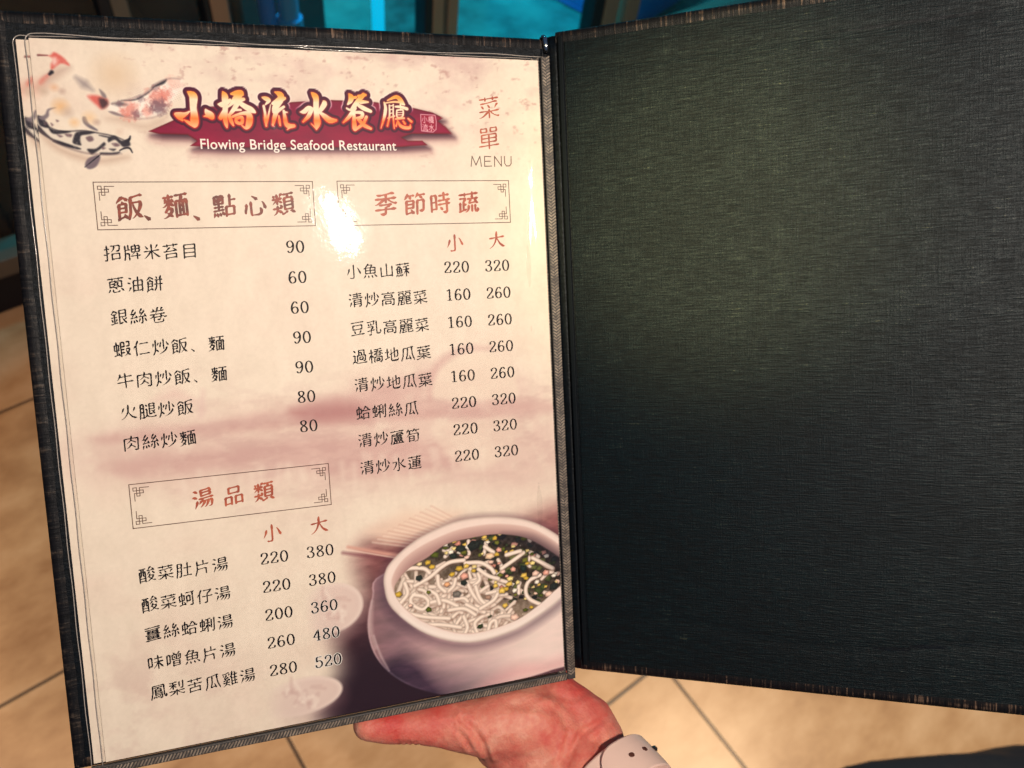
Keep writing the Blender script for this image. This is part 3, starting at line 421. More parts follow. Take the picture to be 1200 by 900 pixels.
# ------------------------------------------------------------------ brush lettering
GLYPHS = {'招':[[42,86,86,85],[86,85,86,66,82,56],[68,56,72,55,82,56],[8,12,13,9,20,11],[21,90,20,11],[10,71,32,71],[6,42,10,40,32,48],[46,14,85,14],[46,42,46,10],[46,42,84,42],[84,42,85,14],[59,86,58,76,55,66,47,56,42,54]],
'牌':[[30,90,30,64],[65,90,64,86,68,78,66,56,60,45,56,40,47,36],[88,82,88,66],[48,82,88,82],[48,82,47,50],[47,50,87,50],[88,66,87,50],[47,66,88,66],[14,64,38,64],[14,44,33,44],[33,44,34,9],[14,88,14,44,13,26,9,10],[43,28,90,28],[75,42,75,10]],
'米':[[49,52,56,50,62,40,82,20,88,16,92,17],[50,90,50,10],[11,54,43,54,49,52,58,54,88,54],[19,84,28,68,32,66],[49,52,42,48,36,38,24,26,12,16,9,16],[82,84,73,69,69,66]],
'苔':[[14,50,19,48,27,51,32,49,40,49,72,51,75,52],[62,65,69,61,74,57,75,52,80,51,82,48],[27,51,29,52,28,54,27,51],[11,82,88,82],[66,90,66,74],[78,34,78,10],[24,35,78,34],[24,35,23,9],[23,14,78,14],[33,90,33,75],[46,69,43,68,29,57,27,51]],
'目':[[78,84,78,10],[20,84,78,84],[20,84,20,10],[20,62,78,62],[20,39,78,39],[20,16,78,16]],
'蔥':[[48,77,47,74,49,67,48,62],[32,41,36,38,43,38,46,36,50,38,80,38],[80,70,80,38],[20,70,80,70],[20,70,20,38],[20,38,28,38,37,45,45,47,48,50,55,50,66,44],[66,44,67,38],[76,28,78,28,88,15],[63,61,62,57,55,50],[28,56,32,55,48,62,63,61],[68,18,67,12],[36,12,43,10,60,10,67,12],[34,27,36,12],[66,90,66,78],[38,58,40,54,48,50],[10,85,90,85],[46,36,54,28],[20,26,14,14,10,12],[33,90,33,78]],
'油':[[40,70,40,9],[40,70,86,70],[86,70,86,10],[63,90,63,15],[26,34,15,14],[40,15,86,15],[40,43,86,43],[11,62,22,56],[16,88,28,82]],
'餅':[[15,50,38,50],[15,63,15,14,12,12,10,8],[15,63,38,64],[38,64,38,36],[15,36,38,36],[22,74,26,72,28,64],[50,46,90,46],[26,88,42,75],[52,70,89,70],[82,91,82,88,77,76,79,67,79,9],[61,70,60,36,57,24,50,12],[33,28,35,21,38,20,40,14],[58,89,62,78],[15,14,35,21],[26,88,23,86,8,70]],
'銀':[[38,39,34,26],[52,50,85,50],[86,86,85,50],[52,86,86,86],[52,86,52,12],[11,50,38,50],[26,66,26,17],[26,86,41,74],[26,86,22,83,12,71],[52,12,68,16],[66,50,70,37,74,31,76,26,88,12],[8,14,13,13,26,17,40,19],[12,71,16,66,35,66],[52,68,86,68],[11,40,14,38,16,26],[88,40,74,31]],
'絲':[[82,36,84,35,86,31,90,18],[36,56,38,52,42,42],[26,29,28,15],[26,90,14,70,12,63],[82,60,86,48,90,44],[36,32,42,19],[36,75,30,65,26,63,25,58,16,48,14,42],[7,64,26,63],[13,29,9,14,10,10],[80,78,76,70,70,66,69,62,59,51,57,46],[58,34,52,17],[62,10,69,10],[71,46,71,14,69,10],[56,66,70,66],[68,89,57,72,56,66],[10,41,40,45],[53,46,71,46,86,48]],
'卷':[[30,41,30,15,34,11,72,10,76,12,79,16,78,24],[27,88,31,82,31,74],[11,57,88,57],[55,94,51,90,48,78,44,70,40,58],[30,41,62,41,76,44,88,36,96,38],[46,27,50,25,62,26],[70,49,62,26],[66,57,67,51,70,49],[26,46,30,41],[17,74,82,74],[32,56,31,52,26,46,12,37,7,38],[78,90,74,88,69,81,68,74]],
'蝦':[[22,90,22,20],[44,46,60,46],[44,86,44,9],[44,86,61,86],[61,86,62,62],[44,62,62,62],[71,48,88,48],[88,48,87,39,82,27,72,16,62,10,59,10],[71,48,70,40,75,28,82,17,91,10],[71,86,88,86],[88,86,88,62],[71,62,88,62],[44,28,61,28],[30,32,33,20,36,14],[11,44,32,44],[33,74,32,44],[11,74,33,74],[11,74,11,44],[9,16,33,20]],
'仁':[[31,92,32,88,24,74,22,64,23,10],[22,64,16,62,10,54,10,50],[38,16,89,16],[43,74,85,74]],
'炒':[[22,36,27,35,36,24],[12,72,9,53],[24,90,22,36,17,20,11,10],[81,75,90,55,92,54],[84,44,78,32,68,22,55,14,42,10],[52,74,46,50],[38,73,32,58],[66,90,66,38]],
'飯':[[15,50,38,50],[15,63,15,15],[15,63,38,64],[38,64,38,36],[15,36,38,36],[26,72,28,64],[26,88,8,72,8,69],[15,15,20,16,35,21],[15,15,10,9],[54,64,86,64],[86,64,84,48,77,32,66,17,60,11,57,11],[60,64,62,51,70,30,81,16,88,11,90,11],[26,88,40,78,42,73],[53,82,52,32,46,10],[53,82,84,88,89,86],[33,28,35,21,37,20,39,15]],
'、':[[12,30,28,14]],
'麵':[[38,41,35,30,25,18,10,10,6,11],[22,42,38,41],[38,76,38,70],[51,13,88,13],[76,66,76,13],[38,70,34,66,30,66,10,50,6,51],[50,86,90,86],[20,28,36,14],[51,65,51,9],[51,65,88,66],[88,66,88,9],[72,86,69,69,64,62,64,13],[27,63,42,52],[27,91,27,52,24,48,22,42,20,40,14,32],[16,78,16,70,11,64],[16,70,20,66],[38,70,42,66],[64,31,76,31],[64,48,76,48],[10,84,42,84]],
'牛':[[23,73,84,72],[51,90,51,10],[26,88,23,73,20,71,14,60,9,57],[10,42,90,42]],
'肉':[[51,90,48,66,36,55,28,50],[14,76,14,10],[14,76,85,76],[85,76,84,10],[66,12,71,9,84,10],[48,38,52,37,70,24],[50,48,48,38,45,37,38,28,28,22,24,23],[48,66,72,52]],
'火':[[48,49,52,46,58,34,67,22,76,16,86,12,92,12],[50,89,48,49,40,34,34,24,26,18,14,10,10,12],[24,70,21,59,15,48],[28,72,24,70],[84,70,80,60,74,48]],
'腿':[[41,84,47,74],[29,87,29,12],[14,88,29,87],[14,88,12,32,9,8],[13,42,29,42],[71,47,79,40,87,26],[18,12,22,10,26,10,29,12,36,12],[88,46,79,40],[46,20,60,12,70,10,90,10,94,14],[46,57,46,20],[38,58,46,57],[46,20,40,16,36,12],[13,65,29,65],[60,27,74,30],[60,86,60,27],[60,86,86,86],[86,86,86,56],[60,56,86,56],[60,72,86,72]],
'小':[[72,68,77,63,91,30],[50,88,50,15,48,10],[28,12,34,9,48,10],[24,66,19,48,10,32]],
'魚':[[38,92,36,90,34,86,31,84,24,76,22,69,21,35],[21,35,79,34],[80,68,79,34],[12,65,22,69,80,68],[39,22,40,10],[34,86,60,84],[60,84,58,78,50,65,50,34],[21,52,80,52],[59,22,64,10,66,10],[75,25,78,24,90,10],[21,24,14,12,9,9]],
'山':[[84,70,84,10],[50,89,50,17],[16,16,84,16],[16,70,16,16]],
'蘇':[[10,84,89,84],[10,55,44,56],[44,56,44,31],[16,30,44,31],[24,73,23,68,17,63,15,56,16,30],[15,44,44,44],[54,65,72,67,82,71,88,70],[72,67,72,8],[90,50,75,50,66,39,60,28,53,20],[36,67,30,52,30,31],[23,68,36,67],[24,22,25,11],[44,23,48,13],[34,90,34,78],[66,90,66,78],[14,22,13,15,9,9],[54,50,70,49,71,44,77,40,88,22],[34,22,38,12]],
'清':[[24,37,14,13],[10,62,20,56],[36,84,86,84],[67,11,70,9,80,10],[82,48,82,14,80,10],[40,49,82,48],[40,49,40,10],[40,36,82,36],[60,90,60,60],[32,60,90,60],[14,88,24,83],[40,24,82,24],[38,72,84,72]],
'高':[[10,81,88,81],[32,18,66,18],[66,33,66,18],[33,33,66,33],[33,33,32,18],[48,90,50,82],[71,11,74,9,84,10],[85,44,84,10],[14,44,85,44],[14,44,14,10],[27,56,73,56],[74,69,74,57,73,56],[26,70,74,69],[26,70,26,57,27,56]],
'麗':[[16,36,84,36],[85,48,84,36],[16,48,85,48],[39,58,39,36],[16,58,15,27,10,12,10,9],[16,58,88,58],[62,58,62,12],[62,12,64,10,87,10,90,11],[90,18,91,16,90,11],[30,24,51,24],[30,36,30,11],[24,11,35,10,51,13],[56,88,89,88],[12,88,46,88],[16,78,16,67],[16,78,42,78],[42,78,43,66],[43,66,50,64,51,59],[61,23,67,23,84,28,88,27],[86,78,86,67],[59,79,86,78],[59,79,58,67]],
'菜':[[11,84,88,84],[66,90,66,78],[50,42,50,36,47,34,50,30,50,10],[10,36,41,36,47,34,89,36],[56,34,59,28,73,18,88,12,90,14],[47,34,26,18,12,12,7,14],[34,90,34,77],[43,60,46,58,49,52,52,50],[85,61,81,60,73,46],[15,66,50,68,76,72,83,70],[16,57,20,56,25,48]],
'豆':[[28,35,32,32,34,22,37,21],[13,86,86,86],[10,12,88,12],[69,34,62,19,60,12],[22,44,76,44],[76,68,76,44],[22,68,76,68],[22,68,22,44]],
'乳':[[16,76,20,66],[30,78,34,66],[14,57,46,57],[46,57,44,52,34,42,32,39,31,10],[17,12,22,8,31,10],[89,30,90,26,90,19,86,12],[67,13,70,12,86,12],[66,88,66,18,67,13],[10,32,52,36],[10,87,18,86,48,90,56,88],[50,83,51,79,44,66]],
'過':[[46,74,62,74],[62,74,63,58],[46,88,46,58],[46,88,78,88],[78,88,78,58],[52,31,71,31],[72,46,71,31],[52,46,72,46],[52,46,52,31],[14,90,25,78],[38,57,38,22],[38,57,86,57],[86,57,85,23],[74,24,76,22,85,23],[10,58,22,58],[22,58,22,22],[22,22,36,12,46,10,90,11,94,14],[22,22,16,20,12,16,9,12,9,8]],
'橋':[[40,56,47,62,52,64,78,63,84,62,89,57,92,57],[61,86,60,79,53,67,52,52],[52,52,76,50],[74,75,78,63,76,50],[41,75,90,75],[56,30,56,14],[56,30,74,30],[74,30,74,18],[56,18,74,18],[22,54,30,50,34,42,34,39],[23,90,23,9],[74,11,79,8,86,10],[88,40,88,14,86,10],[43,41,88,40],[43,41,42,10],[42,87,61,86,81,90,86,88],[10,70,33,70],[22,54,17,52,8,30,8,26]],
'地':[[22,89,22,32],[74,36,78,34,84,35],[86,72,86,41,84,35],[37,52,62,62,70,67,86,72],[9,68,32,68],[66,90,66,31],[46,82,46,17,48,13,54,11,82,11,88,14,90,22],[8,26,10,26,20,30,22,32,34,36]],
'瓜':[[60,36,65,20,70,10],[39,16,44,16,65,20],[48,84,47,45,39,16],[22,82,48,84,76,89,83,87],[22,82,20,40,16,21,10,12,11,8],[73,88,78,42,84,22,90,13,90,6]],
'葉':[[46,73,47,54],[47,54,72,54],[74,72,72,54],[10,30,90,30],[10,84,90,84],[57,28,60,24,76,14,88,11,93,12],[10,66,90,66],[66,90,66,78],[33,90,33,78],[6,12,12,11,26,16,40,24,43,28],[50,42,50,10],[24,42,86,42],[24,72,24,42]],
'蛤':[[12,74,12,41],[12,74,38,74],[38,74,38,46],[12,46,38,46],[25,90,25,20],[83,64,88,61,92,62],[66,85,70,83,83,64],[51,64,55,60,78,60,83,64],[66,85,51,64],[82,42,82,10],[51,42,82,42],[51,42,51,8],[38,60,46,60,51,64],[9,16,40,21],[36,34,42,16],[51,14,82,14]],
'蜊':[[42,62,63,62],[52,48,46,46,40,32,34,26,36,17],[11,46,32,46],[33,74,32,46],[11,74,33,74],[11,74,11,46],[52,84,52,9],[72,80,72,30],[39,82,42,82,52,84,61,88,66,88],[32,34,32,31,36,30],[9,18,34,22],[22,90,22,20],[52,48,60,46,64,41,64,38],[76,10,85,10],[87,89,87,16,85,10]],
'蘆':[[10,85,89,85],[64,23,64,11],[20,10,90,10],[77,45,78,38],[34,46,77,45],[34,46,32,44,32,38],[32,38,78,38],[78,38,78,32,76,30],[34,30,76,30],[32,38,34,30],[66,90,66,85],[46,23,46,11],[81,23,81,11],[30,24,81,23],[30,24,29,11],[26,57,73,59],[47,58,50,52],[50,52,77,52,80,55],[87,66,86,60],[18,66,87,66],[18,66,16,28,10,11],[48,74,47,58],[55,44,55,32],[48,74,83,74],[33,90,33,85]],
'筍':[[20,83,45,82],[20,93,20,83],[20,83,16,82,10,72],[68,82,70,76,74,72],[57,83,90,82],[28,82,30,73,30,70,27,66,26,60,22,58,10,42],[26,18,56,18],[57,46,56,18],[26,46,57,46],[26,46,26,14],[26,32,57,32],[26,60,84,60],[84,60,82,24,79,12,75,10,62,10,58,12],[59,90,57,83,54,82,48,73,45,72]],
'水':[[36,11,38,10,48,10],[50,90,50,16,48,10],[51,60,56,58,59,53,62,52,64,45,76,30,88,22,92,22],[81,71,62,52],[12,66,35,66],[35,66,35,58,28,40,18,26,10,20]],
'蓮':[[10,84,90,84],[33,26,89,26],[66,90,66,78,60,72,60,20],[35,68,87,68],[33,90,33,78],[22,20,34,13,44,10,87,10,92,13],[83,57,83,47],[40,57,83,57],[40,57,39,36],[39,36,82,36],[83,47,82,36],[39,47,83,47],[22,20,16,18,10,12],[10,46,22,46],[22,46,22,20],[13,70,22,62]],
'酸':[[10,87,42,87],[66,50,63,42,60,41,58,36,55,35,51,31],[10,69,10,8],[10,69,40,70],[40,70,41,10],[84,41,80,30,66,18,52,10,46,11],[63,42,84,41],[64,64,50,50],[20,87,20,52,16,42,10,42],[32,45,41,44],[31,87,30,49,32,45],[78,64,89,52],[78,86,88,70],[52,73,68,72,84,74],[58,36,61,34,68,23,76,17,89,10,93,12],[10,31,41,31],[72,92,66,90,58,79,56,72],[10,16,41,16]],
'肚':[[22,12,26,10,34,12],[36,86,34,12],[14,87,36,86],[14,87,14,42,10,8],[48,60,88,60],[46,13,90,13],[68,89,68,14],[14,42,35,42],[14,64,35,64]],
'片':[[23,66,84,66],[70,42,70,10],[22,42,70,42],[23,88,22,42,18,24,11,12,11,6],[57,90,57,66]],
'湯':[[6,62,12,63,22,57],[42,76,82,76],[82,76,82,63],[43,62,82,63],[42,87,43,62],[42,87,82,88],[82,88,82,76],[34,50,91,50],[48,50,44,38],[12,88,16,89,26,82],[56,38,55,32,49,24,40,15,36,13],[87,37,84,12,80,9,72,9],[44,38,87,37],[72,38,70,30,64,18,56,10,54,10],[44,38,40,38,32,28],[24,41,24,36,13,12]],
'蚵':[[46,86,90,86],[82,86,82,10],[66,10,68,9,74,9,82,10],[32,34,36,32,42,14],[50,36,68,36],[68,66,68,36],[50,66,68,66],[50,66,50,30],[24,90,24,19],[9,16,38,20],[10,44,36,44],[36,74,36,44],[10,74,36,74],[10,74,10,40]],
'仔':[[46,11,48,10,62,11],[82,83,81,78,63,63,62,11],[41,84,87,84],[30,90,22,73,20,64,20,10],[20,64,14,61,10,56,9,51],[36,48,90,48]],
'薑':[[11,74,88,74],[11,44,88,44],[22,59,22,52],[22,52,77,51],[78,59,78,52,77,51],[50,66,50,52],[10,86,90,86],[34,90,34,86],[66,90,66,86],[79,36,80,28],[21,36,79,36],[21,36,20,34,20,28],[20,28,80,28],[80,28,80,21,78,20],[20,20,78,20],[20,28,20,20],[50,34,50,20],[10,11,90,11],[78,66,78,59],[22,66,78,66],[22,66,22,59],[22,59,78,59]],
'味':[[90,52,68,52,57,41,50,28,37,16],[64,90,64,10],[42,52,62,52,66,44,72,40,80,26,88,18,89,15],[45,74,86,74],[12,32,30,32],[30,82,30,32],[12,82,30,82],[12,82,12,25]],
'噌':[[81,91,78,89,74,84,73,78],[41,78,64,78],[41,78,41,51],[41,51,85,50],[86,76,85,50],[64,78,86,76],[46,91,50,90,53,85,52,78],[12,32,28,32],[29,81,28,32],[12,82,29,81],[12,82,12,24],[50,70,55,60],[81,39,81,13],[47,40,81,39],[47,40,46,9],[46,13,81,13],[77,70,72,59],[46,26,81,26],[64,78,64,51]],
'鳳':[[32,39,72,39],[57,10,64,9,68,10],[70,30,70,20,68,10],[33,30,70,30],[34,66,32,64,33,30],[34,66,64,65],[64,65,65,56],[48,74,47,66],[55,24,60,18],[19,86,19,50,14,22,10,12,10,8],[19,86,80,86],[80,86,81,32,83,18,86,12,90,11],[91,28,93,21,92,12,90,11],[32,56,65,56],[32,48,64,48],[65,56,65,49,64,48],[47,22,50,15],[28,22,24,13,20,12],[28,76,70,76],[36,22,38,13]],
'梨':[[11,88,18,86,43,90,49,88],[48,73,34,73,24,66,18,58,10,52],[30,88,30,48],[10,35,90,35],[50,42,50,10],[10,73,27,73,35,65,46,58],[64,86,64,60],[84,90,84,50],[70,49,80,48,84,50],[57,34,58,30,62,26,73,18,88,12,92,14],[42,34,37,26,26,18,12,12,8,12]],
'苦':[[12,82,88,82],[32,90,32,72],[22,14,78,14],[22,37,22,10],[22,37,78,38],[78,38,78,10],[66,90,66,72],[50,66,50,38],[12,57,88,57]],
'雞':[[58,72,90,72],[8,86,11,84,20,85,44,90],[32,40,28,36,26,22,16,12,11,10,7,10],[9,30,46,30],[58,14,90,14],[29,75,28,70,16,62,15,57],[25,80,27,80,29,75],[15,57,24,55],[58,52,88,52],[62,92,62,88,56,64,58,62,58,9],[56,64,51,62,50,56],[12,77,14,72],[80,78,76,68,76,14],[12,42,20,46,22,44,42,46],[38,62,31,57,24,55,22,50,20,49,20,46],[46,80,42,72],[74,88,80,78],[58,33,88,33],[26,22,30,21,44,11],[39,52,46,42]],
'點':[[12,47,44,47],[28,88,28,34],[37,78,34,68],[70,90,70,45],[12,24,13,19,9,9],[70,70,90,70],[40,27,42,26,47,16],[18,80,21,68],[32,24,35,14],[12,88,28,88],[12,88,12,60],[12,60,44,60],[44,88,44,60],[28,88,44,88],[10,33,46,35],[21,24,22,23,24,12],[86,44,86,14],[56,45,86,44],[56,45,56,9],[56,14,86,14]],
'心':[[17,56,16,43,11,27,12,24],[40,86,60,70],[70,33,73,29,73,23,72,16,68,12,60,10,36,12],[34,63,34,17,36,12],[78,58,80,58,82,54,90,29]],
'類':[[10,36,42,36],[87,71,87,56],[55,71,87,71],[55,71,55,27],[55,27,86,26],[87,56,86,26],[55,42,87,42],[10,73,24,73,31,65,44,57],[27,89,27,54],[70,86,68,72],[52,86,90,86],[44,73,30,73,10,55],[26,26,32,25,42,17],[38,47,42,44,42,36],[46,90,42,88,38,80],[44,10,49,10,64,18],[55,56,87,56],[27,44,26,26,18,16,10,12],[76,18,80,18,92,10],[13,88,16,81]],
'季':[[10,28,89,28],[30,12,35,9,48,10],[52,36,50,34,50,13,48,10],[64,45,62,40,52,36],[16,86,21,84,50,86,72,90,81,88],[50,86,50,56],[26,46,72,46],[58,70,60,65,71,56,88,48,92,50],[10,70,89,70],[42,70,40,65,26,55,12,48,8,49]],
'節':[[34,29,37,28,40,19,43,18,47,12],[16,14,40,19],[29,83,32,72],[20,84,46,84],[60,62,60,10],[60,62,86,63],[86,63,86,24,84,21],[70,23,73,20,84,21],[20,93,20,84],[20,84,16,82,12,74,8,72],[61,84,90,84],[62,90,61,84,58,82,53,75],[16,36,44,36],[45,63,44,36],[16,64,45,63],[16,64,16,14],[72,83,72,78,79,71],[16,50,45,50]],
'時':[[46,80,86,80],[66,90,66,60],[42,60,90,60],[12,56,33,56],[12,84,12,20],[12,84,32,84],[32,84,33,28],[12,28,33,28],[42,44,90,44],[61,12,66,9,74,9,78,11],[78,60,78,11],[50,32,58,22]],
'蔬':[[10,84,89,84],[52,47,56,46,82,48,90,44],[78,64,78,57,82,52,82,48],[28,42,38,42],[36,68,34,62,28,53,28,19],[12,68,36,68],[46,64,89,64],[60,63,58,57,53,52,52,47],[66,90,66,71,67,64],[80,36,80,14,82,10],[82,10,91,10],[90,22,92,18,91,10],[51,36,51,24,48,17,42,10,37,10],[33,90,33,78],[61,72,66,71],[66,36,66,12],[10,14,40,21],[14,50,14,16]],
'品':[[13,14,40,14],[13,44,13,10],[13,44,40,44],[40,44,40,10],[58,14,87,14],[58,44,58,9],[58,44,86,44],[86,44,87,10],[28,61,72,61],[73,86,72,61],[28,86,73,86],[28,86,28,61]],
'大':[[12,62,46,62,50,60,54,62,88,62],[50,90,48,71,50,60,46,55,42,41,36,30,24,18,11,12],[50,60,53,56,58,44,67,28,80,16,87,12,91,12]],
'單':[[10,22,89,22],[80,64,80,50],[21,64,80,64],[21,64,20,36],[20,36,79,36],[80,50,79,36],[50,63,50,10],[20,50,80,50],[18,74,42,74],[42,87,42,74],[18,88,42,87],[18,88,18,74],[57,74,82,74],[82,88,82,74],[57,88,82,88],[57,88,57,74]],
'流':[[36,78,89,78],[38,56,81,60],[55,78,54,72,46,64,44,57],[57,92,61,88,63,78],[15,88,24,82],[10,62,22,56],[60,44,60,13],[44,44,42,24,37,15,32,10],[77,68,81,60,84,58,88,54],[26,40,26,34,13,13,14,10],[78,44,78,18,79,11],[79,11,90,11],[90,24,92,21,90,11]],
'餐':[[73,46,72,28],[28,36,72,36],[57,78,66,74,84,62],[56,87,83,86],[83,86,82,81,71,71,62,66,58,66],[72,28,78,22],[53,24,56,26,72,28],[6,45,13,44,24,47,31,45,70,45,77,48,86,45,94,46],[41,77,40,72,31,64,26,63,24,60,16,56,9,56],[6,69,11,69,22,78,41,77],[20,68,26,63],[28,26,50,26,57,20,72,16,82,10],[83,25,78,22,72,16],[50,63,60,56,71,51,73,46],[50,63,30,51,28,46],[28,46,28,11],[28,11,48,13,52,16],[30,87,30,78],[48,52,50,51,51,46],[30,87,47,87]],
'廳':[[24,73,50,73],[45,73,45,8],[56,70,89,70],[78,60,88,60],[88,60,88,46],[57,46,88,46],[56,59,57,46],[56,59,78,60],[72,75,72,64,67,56,67,46],[28,53,45,53],[22,11,38,12],[30,32,30,12],[55,36,90,36],[86,24,91,13],[24,32,37,32],[78,60,78,46],[50,90,52,84],[16,84,90,84],[16,84,14,38,10,8],[70,36,70,30,75,23],[24,22,36,22],[28,73,28,42],[23,42,45,42],[64,23,65,10],[65,10,77,8,80,10],[56,22,54,12],[28,63,45,63]]}
def glyph(ch):
    return [list(zip(st[0::2], st[1::2])) for st in GLYPHS[ch]]
def kai(s, heavy=1.0, tilt=.10):
    p = np.array(s, float); p[:, 1] += tilt * (p[:, 0] - 50)
    d = p[-1] - p[0]; seg = np.linalg.norm(np.diff(p, axis=0), axis=1); L = seg.sum() + 1e-6
    n = max(8, int(L / 3.0)); u = np.concatenate([[0], np.cumsum(seg)]) / L; q = np.linspace(0, 1, n)
    c = np.stack([np.interp(q, u, p[:, 0]), np.interp(q, u, p[:, 1])], 1)
    for _ in range(2): c[1:-1] = .25 * c[:-2] + .5 * c[1:-1] + .25 * c[2:]
    dx, dy = d
    if L < 20: w = np.interp(q, [0, .25, .7, 1], [1.2, 2.6, 3.5, 2.2]) if dx >= -2 else np.interp(q, [0, .3, 1], [2.2, 3.2, .8])
    elif abs(dx) > 1.7 * abs(dy): w = np.interp(q, [0, .12, .3, .75, .92, 1], [2.0, 2.7, 1.7, 1.8, 3.2, 2.0])
    elif abs(dx) < .3 * abs(dy): w = np.interp(q, [0, .1, .3, .8, 1], [2.2, 3.6, 2.6, 2.7, 2.4])
    elif dx < 0: w = np.interp(q, [0, .12, .4, 1], [2.2, 3.6, 2.8, .7])
    else: w = np.interp(q, [0, .2, .7, .85, 1], [1.2, 1.9, 3.3, 3.9, 1.2])
    return c, w * heavy
DIGITS = {'0': [[(30, 97), (17, 88), (10, 68), (8, 50), (10, 32), (17, 12), (30, 3), (43, 12), (50, 32), (52, 50), (50, 68), (43, 88), (30, 97)]],
 '1': [[(14, 84), (24, 90), (32, 97), (32, 4)], [(16, 3), (48, 3)]], '2': [[(10, 74), (13, 88), (29, 97), (44, 90), (48, 74), (42, 58), (26, 36), (9, 7), (46, 6), (51, 20)], [(10, 74), (15, 76)]],
 '3': [[(10, 80), (15, 92), (29, 97), (43, 89), (45, 75), (38, 59), (24, 53)], [(24, 53), (41, 48), (50, 34), (48, 16), (36, 4), (22, 3), (11, 11), (9, 21)]], '4': [[(40, 4), (40, 97), (6, 31), (54, 31)], [(28, 3), (52, 3)]],
 '5': [[(47, 95), (17, 94), (14, 57), (26, 63), (41, 58), (50, 42), (48, 20), (36, 5), (22, 3), (11, 11), (9, 21)]], '6': [[(46, 86), (38, 96), (26, 93), (14, 74), (9, 46), (11, 22), (20, 6), (32, 3), (45, 12), (50, 30), (45, 48), (32, 55), (18, 48), (11, 36)]],
 '8': [[(30, 97), (16, 90), (13, 76), (19, 63), (38, 47), (48, 34), (50, 22), (44, 8), (30, 3), (16, 8), (10, 22), (12, 35), (22, 47), (39, 62), (46, 76), (43, 90), (30, 97)]], '9': [[(14, 14), (22, 4), (34, 7), (46, 26), (51, 54), (49, 78), (40, 94), (28, 97), (15, 88), (10, 70), (15, 52), (28, 45), (42, 52), (49, 64)]]}
class Ink:
    """brush strokes laid as thin ribbons of ink on the sheet"""
    def __init__(s, z=.00006): s.V, s.F, s.z, s.k = [], [], z, 0
    def ribbon(s, c, w, cap=True):
        c = np.asarray(c, float); w = np.broadcast_to(np.asarray(w, float), (len(c),))
        t = np.gradient(c, axis=0); t /= np.linalg.norm(t, axis=1)[:, None] + 1e-9; nn = np.stack([-t[:, 1], t[:, 0]], 1)
        b = len(s.V); z = s.z + (s.k % 24) * 1.6e-6; s.k += 1; n = len(c)
        L = c + nn * w[:, None]; R = c - nn * w[:, None]
        for a, r in zip(L, R): s.V += [(a[0] / 1000, -a[1] / 1000, z), (r[0] / 1000, -r[1] / 1000, z)]
        s.F += [(b + 2 * i, b + 2 * i + 1, b + 2 * i + 3, b + 2 * i + 2) for i in range(n - 1)]
        if cap:
            for e, sg in ((0, -1), (n - 1, 1)):
                o = len(s.V); th = np.linspace(-np.pi / 2, np.pi / 2, 5)
                for a in th: p = c[e] + w[e] * (sg * t[e] * math.cos(a) + nn[e] * math.sin(a)); s.V.append((p[0] / 1000, -p[1] / 1000, z))
                s.F.append(tuple(range(o, o + 5)))
    def hanzi(s, ch, x, y, size, heavy=1., tilt=.10, wob=.0):
        """centre x, y in mm"""
        r = random.Random(ord(ch) + int(x * 7)); a = r.uniform(-1, 1) * wob
        for st in glyph(ch):
            c, w = kai(st, heavy, tilt); q = c / 100 - .5
            if wob: q = q @ np.array([[math.cos(a), math.sin(a)], [-math.sin(a), math.cos(a)]])
            s.ribbon(np.stack([x + q[:, 0] * size, y - q[:, 1] * size], 1), w / 100 * size)
    def digits(s, t, x, y, h, pitch, sx=1.18, grow=0.):
        x -= pitch * len(t) / 2
        for i, ch in enumerate(t):
            for st in DIGITS[ch]:
                P = np.array(st, float)
                loop = len(P) > 5
                P = spline(P, 6) if loop else np.array([P[0]] + [p for a, b in zip(P[:-1], P[1:]) for p in (a + (b - a) * .34, a + (b - a) * .67, b)])
                t_ = np.gradient(P, axis=0); t_ /= np.linalg.norm(t_, axis=1)[:, None] + 1e-9
                w = 2.9 + 4.6 * np.abs(t_[:, 1]) ** 1.6
                P = np.stack([x + pitch * i + pitch * .5 + (P[:, 0] - 30) / 100 * h * sx, y + h / 2 - P[:, 1] / 100 * h], 1)
                s.ribbon(P, w / 100 * h + grow)
    def line(s, P, w):
        for a, b in zip(P[:-1], P[1:]):
            a, b = np.array(a, float), np.array(b, float); d = (b - a) / np.linalg.norm(b - a) * w; s.ribbon([a - d, b + d], [w, w], False)
    def build(s, name, m, parent): return obj(name, s.V, s.F, m, parent)

# ------------------------------------------------------------------ materials
def ink_paper(name, rough):
    m = mat(name, rough=rough, spec=.12); nt, n, l, b = nodes(m)
    a = n.new('ShaderNodeAttribute'); a.attribute_name = 'ink'; l.new(a.outputs['Color'], b.inputs['Base Color']); return m
M_paper = ink_paper('printed_paper', .5)
M_black_ink = mat('black_ink', (.006, .004, .006), .6, .12)
M_white_ink = mat('white_ink', (.80, .74, .68), .5, .3)
def red_ink(name, c1, c2):
    m = mat(name, rough=.5, spec=.3); nt, n, l, b = nodes(m)
    f = noise(nt, mapping(nt, (120, 220, 1)), 1, 3); l.new(ramp(nt, f, [(.38, c1), (.62, c2)]), b.inputs['Base Color']); return m
M_red_ink = red_ink('red_ink', (.14, .03, .02), (.32, .06, .032)); M_bright_ink = red_ink('bright_red_ink', (.34, .06, .03), (.50, .115, .055))
M_brown_ink = mat('brown_ink', (.095, .038, .022), .5, .3)
M_cream_ink = mat('cream_ink', (.90, .78, .70), .5, .3)

